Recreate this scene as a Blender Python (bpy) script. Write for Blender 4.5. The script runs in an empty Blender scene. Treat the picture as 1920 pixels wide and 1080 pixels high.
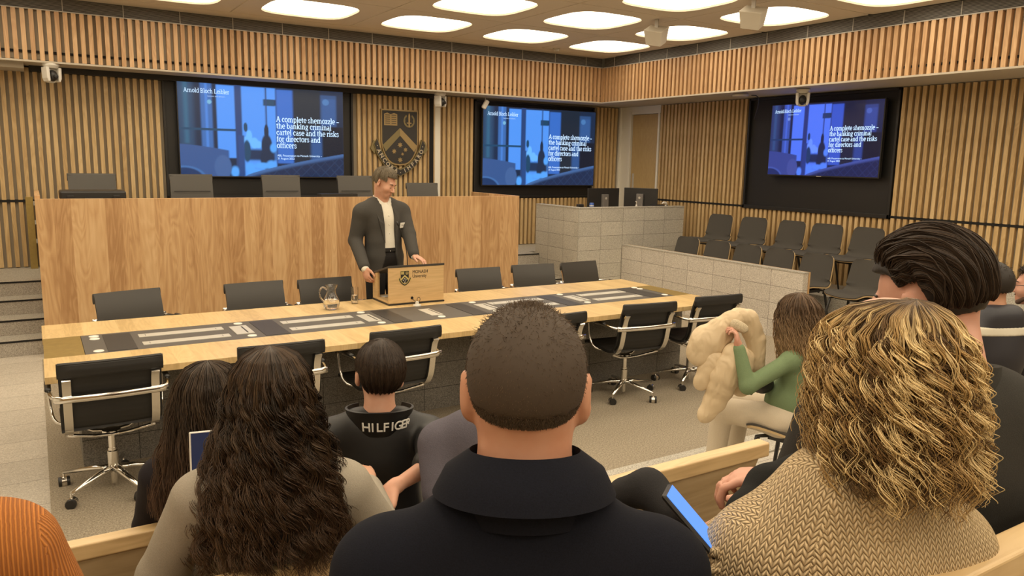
import bpy, math, random
import numpy as np
from mathutils import Vector, Matrix
SC = bpy.context.scene
COL = SC.collection
PI = math.pi
rnd = random.Random(7)
# ------------------------------------------------------------------ camera, world, light level
CAMH = 1.95
YAW, PITCH, ROLL, FPX = 0.558813, 0.163221, 0.020694, 1432.19
_f = np.array([math.sin(YAW)*math.cos(PITCH), math.cos(YAW)*math.cos(PITCH), -math.sin(PITCH)])
_r0 = np.array([math.cos(YAW), -math.sin(YAW), 0.0])
_u0 = np.cross(_r0, _f)
CR = _r0*math.cos(ROLL)+_u0*math.sin(ROLL)
CU = -_r0*math.sin(ROLL)+_u0*math.cos(ROLL)
CF = _f
cd = bpy.data.cameras.new('camera')
cam = bpy.data.objects.new('camera', cd)
COL.objects.link(cam)
cam.matrix_world = Matrix(((CR[0], CU[0], -CF[0], 0), (CR[1], CU[1], -CF[1], 0), (CR[2], CU[2], -CF[2], CAMH), (0, 0, 0, 1)))
cd.sensor_width = 36; cd.lens = FPX/1920*36; cd.clip_start = 0.05; cd.clip_end = 60
SC.camera = cam
SC.view_settings.view_transform = 'Standard'
SC.view_settings.look = 'None'
SC.view_settings.gamma = 1
SC.view_settings.exposure = 0.47
SC.view_settings.use_curve_mapping = False
wd = bpy.data.worlds.new('world'); SC.world = wd; wd.use_nodes = True
wd.node_tree.nodes['Background'].inputs[0].default_value = (0.9, 0.75, 0.55, 1)
wd.node_tree.nodes['Background'].inputs[1].default_value = 0.05
COFFER_EMIT = 3.5           # strength of the luminous ceiling coffers
COFFER_COL = (1.0, 0.865, 0.66)
SCREEN_EMIT = 1.0

def ray(px, py):
    return CF+CR*((px-960)/FPX)-CU*((py-540)/FPX)
def at(px, py, d):                      # point at depth d (metres in front of the viewer)
    return np.array([0, 0, CAMH])+ray(px, py)*d
def onz(px, py, z):
    d = ray(px, py); return np.array([0, 0, CAMH])+d*((z-CAMH)/d[2])
def ony(px, py, y):
    d = ray(px, py); return np.array([0, 0, CAMH])+d*(y/d[1])
def onx(px, py, x):
    d = ray(px, py); return np.array([0, 0, CAMH])+d*(x/d[0])

# ------------------------------------------------------------------ mesh helpers
class MB:
    def __init__(s): s.v = []; s.f = []; s.n = 0
    def add(s, V, Fs):
        V = np.asarray(V, dtype=float).reshape(-1, 3)
        s.v.append(V); s.f.extend([tuple(i+s.n for i in f) for f in Fs]); s.n += len(V); return s
    def box(s, x0, x1, y0, y1, z0, z1, M=None):
        V = np.array([(x0, y0, z0), (x1, y0, z0), (x1, y1, z0), (x0, y1, z0), (x0, y0, z1), (x1, y0, z1), (x1, y1, z1), (x0, y1, z1)], float)
        if M is not None: V = np.array([M @ Vector(p) for p in V])
        return s.add(V, [(3, 2, 1, 0), (4, 5, 6, 7), (0, 1, 5, 4), (1, 2, 6, 5), (2, 3, 7, 6), (3, 0, 4, 7)])
    def prism(s, poly, a, b, axis='z', M=None):       # polygon (2D) extruded from a to b along axis
        n = len(poly); V = []
        for t in (a, b):
            for p in poly:
                V.append({'z': (p[0], p[1], t), 'y': (p[0], t, p[1]), 'x': (t, p[0], p[1])}[axis])
        if M is not None: V = [M @ Vector(p) for p in V]
        Fs = [tuple(range(n))[::-1], tuple(range(n, 2*n))]+[(i, (i+1) % n, n+(i+1) % n, n+i) for i in range(n)]
        return s.add(V, Fs)
    def lathe(s, prof, n=24, c=(0, 0, 0), M=None):    # profile of (radius, z)
        V = []; k = len(prof)
        for r, z in prof:
            for i in range(n):
                a = 2*PI*i/n; V.append((c[0]+r*math.cos(a), c[1]+r*math.sin(a), c[2]+z))
        if M is not None: V = [M @ Vector(p) for p in V]
        Fs = [(j*n+i, j*n+(i+1) % n, (j+1)*n+(i+1) % n, (j+1)*n+i) for j in range(k-1) for i in range(n)]
        Fs += [tuple(range(n))[::-1], tuple(range((k-1)*n, k*n))]
        return s.add(V, Fs)
    def tube(s, pts, r, n=8, flat=1.0, up=(0, 0, 1)):
        P = np.asarray(pts, float); k = len(P)
        R = np.full(k, r) if np.isscalar(r) else np.asarray(r, float)
        T = np.gradient(P, axis=0); T /= np.linalg.norm(T, axis=1)[:, None]+1e-12
        V = []; u0 = np.array(up, float)
        for i in range(k):
            a = np.cross(T[i], u0)
            if np.linalg.norm(a) < 1e-3: a = np.cross(T[i], (1, 0.1, 0))
            a /= np.linalg.norm(a); b = np.cross(a, T[i])
            for j in range(n):
                t = 2*PI*j/n; V.append(P[i]+a*math.cos(t)*R[i]+b*math.sin(t)*R[i]*flat)
        Fs = [(j*n+i, j*n+(i+1) % n, (j+1)*n+(i+1) % n, (j+1)*n+i) for j in range(k-1) for i in range(n)]
        Fs += [tuple(range(n))[::-1], tuple(range((k-1)*n, k*n))]
        return s.add(V, Fs)
    def ball(s, c, r, nu=16, nv=10):
        r = (r, r, r) if np.isscalar(r) else r
        V = [(c[0], c[1], c[2]+r[2])]
        for j in range(1, nv):
            p = PI*j/nv
            for i in range(nu):
                t = 2*PI*i/nu; V.append((c[0]+r[0]*math.sin(p)*math.cos(t), c[1]+r[1]*math.sin(p)*math.sin(t), c[2]+r[2]*math.cos(p)))
        V.append((c[0], c[1], c[2]-r[2])); m = len(V)-1
        Fs = [(0, 1+i, 1+(i+1) % nu) for i in range(nu)]
        for j in range(nv-2):
            for i in range(nu):
                a = 1+j*nu+i; b = 1+j*nu+(i+1) % nu; Fs.append((a, a+nu, b+nu, b))
        Fs += [(m, 1+(nv-2)*nu+(i+1) % nu, 1+(nv-2)*nu+i) for i in range(nu)]
        return s.add(V, Fs)
    def sheet(s, P, th):                              # grid of points P[i][j] given thickness th
        P = np.asarray(P, float); a, b, _ = P.shape
        du = np.gradient(P, axis=0); dv = np.gradient(P, axis=1)
        N = np.cross(du, dv); N /= np.linalg.norm(N, axis=2)[:, :, None]+1e-12
        if np.isscalar(th): th = np.full((a, b), th)
        V = np.concatenate([(P+N*th[:, :, None]/2).reshape(-1, 3), (P-N*th[:, :, None]/2).reshape(-1, 3)])
        m = a*b; Fs = []
        for i in range(a-1):
            for j in range(b-1):
                q = (i*b+j, (i+1)*b+j, (i+1)*b+j+1, i*b+j+1); Fs.append(q); Fs.append(tuple(m+t for t in q[::-1]))
        ring = [j for j in range(b)]+[i*b+b-1 for i in range(1, a)]+[(a-1)*b+j for j in range(b-2, -1, -1)]+[i*b for i in range(a-2, 0, -1)]
        for i in range(len(ring)):
            p, q = ring[i], ring[(i+1) % len(ring)]; Fs.append((p, q, m+q, m+p))
        return s.add(V, Fs)

def set_uv(me):                                       # metric box projection in the object's own axes
    n = len(me.vertices)
    if not n: return
    co = np.empty(n*3); me.vertices.foreach_get('co', co); co = co.reshape(-1, 3)
    L = len(me.loops); li = np.empty(L, dtype=np.int32); me.loops.foreach_get('vertex_index', li)
    m = len(me.polygons); nr = np.empty(m*3); me.polygons.foreach_get('normal', nr); nr = np.abs(nr.reshape(-1, 3))
    tot = np.empty(m, dtype=np.int32); me.polygons.foreach_get('loop_total', tot)
    ax = np.repeat(nr.argmax(axis=1), tot); c = co[li]
    uv = np.where((ax == 0)[:, None], c[:, [1, 2]], np.where((ax == 1)[:, None], c[:, [0, 2]], c[:, [0, 1]]))
    lay = me.uv_layers.new(name='UVMap'); lay.data.foreach_set('uv', uv.ravel())

def obj(name, mb, mat, parent=None, smooth=False, bevel=0, loc=None, rz=0, seg=2, angle=35):
    me = bpy.data.meshes.new(name)
    if isinstance(mb, MB): me.from_pydata([tuple(p) for p in np.concatenate(mb.v)], [], mb.f)
    else: me.from_pydata([tuple(p) for p in mb[0]], [], mb[1])
    me.update()
    import bmesh
    bm = bmesh.new(); bm.from_mesh(me); bmesh.ops.recalc_face_normals(bm, faces=bm.faces[:]); bm.to_mesh(me); bm.free()
    set_uv(me)
    o = bpy.data.objects.new(name, me); COL.objects.link(o)
    if mat: me.materials.append(mat)
    if smooth:
        me.polygons.foreach_set('use_smooth', [True]*len(me.polygons))
        if smooth == 'auto':
            try: me.set_sharp_from_angle(angle=math.radians(angle))
            except Exception: pass
    if bevel:
        b = o.modifiers.new('bevel', 'BEVEL'); b.width = bevel; b.segments = seg; b.limit_method = 'ANGLE'; b.angle_limit = math.radians(40)
    if loc is not None: o.location = loc
    o.rotation_euler[2] = rz
    if parent: o.parent = parent
    return o
def tag(o, label=None, cat=None, group=None, kind=None):
    if label: o['label'] = label
    if cat: o['category'] = cat
    if group: o['group'] = group
    if kind: o['kind'] = kind
    return o
def thing(name, label, cat, loc=(0, 0, 0), rz=0, group=None):
    o = bpy.data.objects.new(name, None); COL.objects.link(o)
    o.empty_display_size = 0.1
    o.location = loc; o.rotation_euler[2] = rz
    return tag(o, label, cat, group)
def struct(name, mb, mat, **k):
    return tag(obj(name, mb, mat, **k), kind='structure')
def kids(o): return [c for c in bpy.data.objects if c.parent == o]
def dup(o, parent=None, **k):
    c = o.copy(); COL.objects.link(c)
    if parent is not None: c.parent = parent
    for ch in kids_cache(o): dup(ch, c)
    for a, b in k.items():
        if a == 'loc': c.location = b
        elif a == 'rz': c.rotation_euler[2] = b
        else: c[{'label': 'label', 'cat': 'category', 'group': 'group'}[a]] = b
    return c
_kc = {}
def kids_cache(o):
    if o.name not in _kc: _kc[o.name] = kids(o)
    return _kc[o.name]

# text as mesh
def text(name, body, size, mat, parent, loc, rot, align='LEFT', off=0.0, ext=0.0015, sx=1.0, spacing=1.0, shear=0):
    c = bpy.data.curves.new(name, 'FONT'); c.body = body; c.size = size; c.align_x = align; c.offset = off
    c.extrude = ext; c.space_character = spacing; c.shear = shear; c.resolution_u = 3
    o = bpy.data.objects.new(name, c); COL.objects.link(o)
    dg = bpy.context.evaluated_depsgraph_get()
    me = bpy.data.meshes.new_from_object(o.evaluated_get(dg)); bpy.data.objects.remove(o)
    m = bpy.data.objects.new(name, me); COL.objects.link(m); me.materials.clear(); me.materials.append(mat)
    m.location = loc; m.rotation_euler = rot; m.scale = (sx, 1, 1)
    if parent: m.parent = parent
    return m

# ------------------------------------------------------------------ materials
class NT:
    def __init__(s, name):
        s.m = bpy.data.materials.new(name); s.m.use_nodes = True; s.t = s.m.node_tree; s.b = s.t.nodes['Principled BSDF']
    def n(s, typ, **k):
        x = s.t.nodes.new(typ)
        for a, b in k.items():
            if a.startswith('i_'): 
                key = a[2:]; key = int(key) if key.isdigit() else key
                x.inputs[key].default_value = b
            else: setattr(x, a, b)
        return x
    def l(s, a, b): s.t.links.new(a, b)
    def uv(s, obj=False, sc=(1, 1, 1), loc=(0, 0, 0)):
        t = s.n('ShaderNodeTexCoord'); mp = s.n('ShaderNodeMapping'); mp.inputs['Scale'].default_value = sc; mp.inputs['Location'].default_value = loc
        s.l(t.outputs['Object' if obj else 'UV'], mp.inputs[0]); return mp.outputs[0]
    def math(s, op, a, b=None, c=None):
        x = s.n('ShaderNodeMath', operation=op)
        for i, v in enumerate((a, b, c)):
            if v is None: continue
            if isinstance(v, (int, float)): x.inputs[i].default_value = v
            else: s.l(v, x.inputs[i])
        return x.outputs[0]
    def ramp(s, fac, stops):
        x = s.n('ShaderNodeValToRGB'); e = x.color_ramp.elements
        while len(e) < len(stops): e.new(0.5)
        for i, (p, c) in enumerate(stops): e[i].position = p; e[i].color = (*c, 1)
        s.l(fac, x.inputs[0]); return x.outputs[0]
    def mix(s, fac, a, b, mode='MIX'):
        x = s.n('ShaderNodeMix', data_type='RGBA', blend_type=mode)
        for sock, v in ((x.inputs[0], fac), (x.inputs[6], a), (x.inputs[7], b)):
            if isinstance(v, (int, float)): sock.default_value = v
            elif isinstance(v, tuple): sock.default_value = (*v, 1)
            else: s.l(v, sock)
        return x.outputs[2]
    def bump(s, h, strength=0.3, dist=0.002):
        x = s.n('ShaderNodeBump'); x.inputs['Strength'].default_value = strength; x.inputs['Distance'].default_value = dist
        s.l(h, x.inputs['Height']); s.l(x.outputs[0], s.b.inputs['Normal'])
    def set(s, **k):
        for a, b in k.items():
            a = {'base': 'Base Color', 'rough': 'Roughness', 'metal': 'Metallic', 'spec': 'Specular IOR Level', 'trans': 'Transmission Weight', 'sss': 'Subsurface Weight', 'sheen': 'Sheen Weight', 'ior': 'IOR', 'coat': 'Coat Weight', 'alpha': 'Alpha'}[a]
            if isinstance(b, tuple): b = (*b, 1)
            if isinstance(b, (int, float, tuple)): s.b.inputs[a].default_value = b
            else: s.l(b, s.b.inputs[a])
        return s.m

def plain(name, c, rough=0.5, metal=0, noise=0, nscale=40, bump=0, **k):
    t = NT(name)
    if noise or bump:
        nz = t.n('ShaderNodeTexNoise', i_Scale=nscale, i_Detail=4); t.l(t.uv(True), nz.inputs['Vector'])
        if noise:
            a = tuple(max(0, x*(1-noise)) for x in c); b = tuple(min(1, x*(1+noise)) for x in c)
            t.set(base=t.ramp(nz.outputs[0], [(0.3, a), (0.7, b)]))
        else: t.set(base=c)
        if bump: t.bump(nz.outputs[0], bump, 0.003)
    else: t.set(base=c)
    return t.set(rough=rough, metal=metal, **k)

def wood(name, dark, mid, light, plank=0.0, plank_axis=0, grain_axis=1, gs=1.0, rough=0.45, offset=0.0):
    # grain runs along grain_axis of the UV; planks (if any) are laid side by side along plank_axis
    t = NT(name)
    v = t.uv()
    sc = [0, 0, 1]; sc[1-grain_axis] = 26*gs; sc[grain_axis] = 1.6*gs
    mp = t.n('ShaderNodeMapping'); mp.inputs['Scale'].default_value = sc
    sep = t.n('ShaderNodeSeparateXYZ'); t.l(v, sep.inputs[0])
    if plank:
        idx = t.math('FLOOR', t.math('DIVIDE', t.math('ADD', sep.outputs[plank_axis], offset), plank))
        wn = t.n('ShaderNodeTexWhiteNoise', noise_dimensions='1D'); t.l(idx, wn.inputs['W'])
        comb = t.n('ShaderNodeCombineXYZ'); t.l(t.math('MULTIPLY', wn.outputs[0], 37.0), comb.inputs[2])
        va = t.n('ShaderNodeVectorMath', operation='ADD'); t.l(v, va.inputs[0]); t.l(comb.outputs[0], va.inputs[1]); t.l(va.outputs[0], mp.inputs[0])
    else: t.l(v, mp.inputs[0])
    n1 = t.n('ShaderNodeTexNoise', i_Scale=1.0, i_Detail=5, i_Roughness=0.6, i_Distortion=0.6); t.l(mp.outputs[0], n1.inputs['Vector'])
    mp2 = t.n('ShaderNodeMapping'); sc2 = list(sc); sc2[1-grain_axis] = 5*gs; sc2[grain_axis] = 0.7*gs; mp2.inputs['Scale'].default_value = sc2
    t.l(mp.inputs[0].links[0].from_socket, mp2.inputs[0])
    n2 = t.n('ShaderNodeTexNoise', i_Scale=1.0, i_Detail=2, i_Distortion=1.5); t.l(mp2.outputs[0], n2.inputs['Vector'])
    rings = t.math('FRACT', t.math('MULTIPLY', n2.outputs[0], 9.0))
    tri = t.math('ABSOLUTE', t.math('SUBTRACT', rings, 0.5))
    f = t.math('ADD', t.math('MULTIPLY', n1.outputs[0], 0.75), t.math('MULTIPLY', tri, 0.4))
    if plank: f = t.math('ADD', f, t.math('MULTIPLY', t.math('SUBTRACT', wn.outputs[0], 0.5), 0.34))
    t.set(base=t.ramp(f, [(0.25, dark), (0.52, mid), (0.78, light)]), rough=rough)
    t.bump(f, 0.08, 0.002)
    return t.m

def granite(name, a, b, c, tw=0.0, th=0.0, ox=0.0, oy=0.0, joint=(0.12, 0.1, 0.08), scale=420, rough=0.6, jw=0.004):
    t = NT(name); v = t.uv()
    n1 = t.n('ShaderNodeTexNoise', i_Scale=scale, i_Detail=2, i_Roughness=0.7); t.l(v, n1.inputs['Vector'])
    vo = t.n('ShaderNodeTexVoronoi', i_Scale=scale*0.55); t.l(v, vo.inputs['Vector'])
    sp = t.n('ShaderNodeSeparateColor'); t.l(vo.outputs['Color'], sp.inputs[0])
    f = t.math('ADD', t.math('MULTIPLY', n1.outputs[0], 0.6), t.math('MULTIPLY', sp.outputs[0], 0.4))
    colr = t.ramp(f, [(0.28, a), (0.5, b), (0.72, c)])
    if tw:
        se = t.n('ShaderNodeSeparateXYZ'); t.l(v, se.inputs[0])
        def line(s, o, w):
            fr = t.math('FRACT', t.math('DIVIDE', t.math('SUBTRACT', s, o), w))
            d = t.math('ABSOLUTE', t.math('SUBTRACT', fr, 0.5))
            return t.math('GREATER_THAN', d, 0.5-jw/w/2)
        ln = t.math('MAXIMUM', line(se.outputs[0], ox, tw), line(se.outputs[1], oy, th))
        iu = t.math('FLOOR', t.math('DIVIDE', t.math('SUBTRACT', se.outputs[0], ox), tw)); iv = t.math('FLOOR', t.math('DIVIDE', t.math('SUBTRACT', se.outputs[1], oy), th))
        wn = t.n('ShaderNodeTexWhiteNoise', noise_dimensions='1D'); t.l(t.math('ADD', iu, t.math('MULTIPLY', iv, 17.3)), wn.inputs['W'])
        g = t.math('ADD', 0.93, t.math('MULTIPLY', wn.outputs[0], 0.14))
        cc = t.n('ShaderNodeCombineColor'); [t.l(g, cc.inputs[i]) for i in range(3)]
        colr = t.mix(1.0, colr, cc.outputs[0], 'MULTIPLY')
        colr = t.mix(ln, colr, joint)
    t.set(base=colr, rough=rough); t.bump(f, 0.15, 0.001)
    return t.m

M = {}
M['bench_wood'] = wood('bench_wood', (0.40, 0.22, 0.095), (0.56, 0.345, 0.165), (0.66, 0.445, 0.235), plank=0.145, gs=0.9)
M['slat_wood'] = wood('slat_wood', (0.46, 0.30, 0.13), (0.58, 0.405, 0.195), (0.67, 0.49, 0.26), plank=0.08, gs=1.2)
M['oak'] = wood('oak', (0.54, 0.375, 0.17), (0.66, 0.47, 0.225), (0.72, 0.54, 0.275), plank=0.11, plank_axis=0, grain_axis=1, gs=1.3, rough=0.32)
M['oak_x'] = wood('oak_x', (0.50, 0.34, 0.165), (0.62, 0.44, 0.225), (0.68, 0.50, 0.275), grain_axis=0, gs=1.3, rough=0.35)
M['lectern_wood'] = wood('lectern_wood', (0.54, 0.36, 0.17), (0.63, 0.43, 0.21), (0.69, 0.49, 0.26), grain_axis=0, gs=1.6, rough=0.4)
M['door_wood'] = wood('door_wood', (0.44, 0.30, 0.125), (0.50, 0.35, 0.155), (0.55, 0.395, 0.185), gs=2.2)
M['backing'] = plain('backing', (0.34, 0.29, 0.215), 0.9)
M['granite'] = granite('granite', (0.30, 0.275, 0.225), (0.49, 0.455, 0.38), (0.68, 0.64, 0.55), 0.4, 0.2, 0.01, 0.14)
M['granite_side'] = granite('granite_side', (0.30, 0.275, 0.225), (0.49, 0.455, 0.38), (0.68, 0.64, 0.55), 0.375, 0.2, 0.275, 0.14)
M['granite_low'] = granite('granite_low', (0.32, 0.285, 0.24), (0.56, 0.51, 0.44), (0.78, 0.73, 0.65), 0.449, 0.2, 0.022, 0.0)
M['granite_plain'] = granite('granite_plain', (0.22, 0.20, 0.165), (0.44, 0.41, 0.345), (0.60, 0.565, 0.49), scale=380)
M['granite_dark'] = granite('granite_dark', (0.09, 0.083, 0.072), (0.175, 0.163, 0.143), (0.29, 0.272, 0.243), 0.405, 0.2, 0.065, 0.18, joint=(0.02, 0.02, 0.018))
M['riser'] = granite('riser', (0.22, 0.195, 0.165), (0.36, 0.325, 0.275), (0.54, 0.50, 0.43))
M['floor_stone'] = granite('floor_stone', (0.38, 0.34, 0.28), (0.50, 0.455, 0.385), (0.62, 0.57, 0.49), 0.78, 0.39, 0.0, 0.12, joint=(0.2, 0.175, 0.145), scale=300, rough=0.5, jw=0.005)
t = NT('carpet'); v = t.uv()
n1 = t.n('ShaderNodeTexNoise', i_Scale=95, i_Detail=3, i_Roughness=0.8); t.l(v, n1.inputs['Vector'])
n2 = t.n('ShaderNodeTexNoise', i_Scale=300, i_Detail=1); t.l(v, n2.inputs['Vector'])
f = t.math('ADD', t.math('MULTIPLY', n1.outputs[0], 0.65), t.math('MULTIPLY', n2.outputs[0], 0.35))
t.set(base=t.ramp(f, [(0.34, (0.14, 0.115, 0.08)), (0.5, (0.30, 0.255, 0.19)), (0.66, (0.50, 0.44, 0.345))]), rough=0.95, spec=0.1); t.bump(f, 0.5, 0.004)
M['carpet'] = t.m
M['plaster'] = plain('plaster', (0.70, 0.62, 0.50), 0.85)
M['white_paint'] = plain('white_paint', (0.78, 0.74, 0.64), 0.6)
M['soffit'] = plain('soffit', (0.50, 0.44, 0.35), 0.8)
M['black_panel'] = plain('black_panel', (0.012, 0.011, 0.010), 0.45)
M['black_plastic'] = plain('black_plastic', (0.02, 0.019, 0.018), 0.4)
M['dark_gap'] = plain('dark_gap', (0.01, 0.009, 0.008), 0.9)
M['grey_plastic'] = plain('grey_plastic', (0.16, 0.15, 0.14), 0.4)
M['white_plastic'] = plain('white_plastic', (0.75, 0.72, 0.65), 0.4)
M['box_white'] = plain('box_white', (0.52, 0.47, 0.38), 0.6)
M['chrome'] = plain('chrome', (0.78, 0.76, 0.72), 0.12, 1.0)
M['steel'] = plain('steel', (0.60, 0.575, 0.51), 0.4, 0.35)
M['brass'] = plain('brass', (0.40, 0.29, 0.10), 0.42, 0.85, noise=0.08, nscale=25)
M['brass_bright'] = plain('brass_bright', (0.62, 0.46, 0.20), 0.35, 0.8)
M['leather'] = plain('leather', (0.045, 0.041, 0.036), 0.42, bump=0.15, nscale=300)
M['leather_grey'] = plain('leather_grey', (0.075, 0.069, 0.06), 0.5, bump=0.15, nscale=300)
M['inlay'] = plain('inlay', (0.085, 0.076, 0.066), 0.5, bump=0.1, nscale=500)
M['inlay_dark'] = plain('inlay_dark', (0.028, 0.025, 0.023), 0.45, bump=0.1, nscale=500)
M['felt'] = plain('felt', (0.06, 0.054, 0.046), 0.9, noise=0.2, nscale=400)
M['ply'] = plain('ply', (0.52, 0.37, 0.19), 0.5)
M['black_metal'] = plain('black_metal', (0.018, 0.017, 0.016), 0.35)
M['glass'] = plain('glass', (1, 1, 1), 0.02, trans=1.0, ior=1.45)
M['water'] = plain('water', (1, 1, 1), 0.0, trans=1.0, ior=1.33)
t = NT('mesh_fabric'); v = t.uv(); w = t.n('ShaderNodeTexWave', i_Scale=9.0); w.bands_direction = 'Y'; t.l(v, w.inputs['Vector'])
t.set(base=(0.013, 0.012, 0.011), rough=0.55); t.bump(w.outputs[0], 0.25, 0.003); M['mesh_fabric'] = t.m
t = NT('grille'); v = t.uv(); se = t.n('ShaderNodeSeparateXYZ'); t.l(v, se.inputs[0])
fr = t.math('FRACT', t.math('DIVIDE', se.outputs[1], 0.013))
t.set(base=t.mix(t.math('GREATER_THAN', fr, 0.45), (0.20, 0.185, 0.16), (0.02, 0.018, 0.016)), rough=0.6); M['grille'] = t.m
def emit(name, c, s):
    t = NT(name); t.set(base=(0, 0, 0), rough=0.6); t.b.inputs['Emission Color'].default_value = (*c, 1); t.b.inputs['Emission Strength'].default_value = s; return t.m
t = NT('coffer'); v = t.uv(True); nz = t.n('ShaderNodeTexNoise', i_Scale=70.0, i_Detail=3); t.l(v, nz.inputs['Vector'])
t.set(base=(0.6, 0.55, 0.45), rough=0.8)
t.l(t.ramp(nz.outputs[0], [(0.35, tuple(0.94*x for x in COFFER_COL)), (0.65, COFFER_COL)]), t.b.inputs['Emission Color']); t.b.inputs['Emission Strength'].default_value = COFFER_EMIT
M['coffer'] = t.m
M['text_white'] = emit('text_white', (0.55, 0.75, 1.0), 1.0)
M['text_dim'] = emit('text_dim', (0.45, 0.65, 1.0), 0.75)
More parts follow.
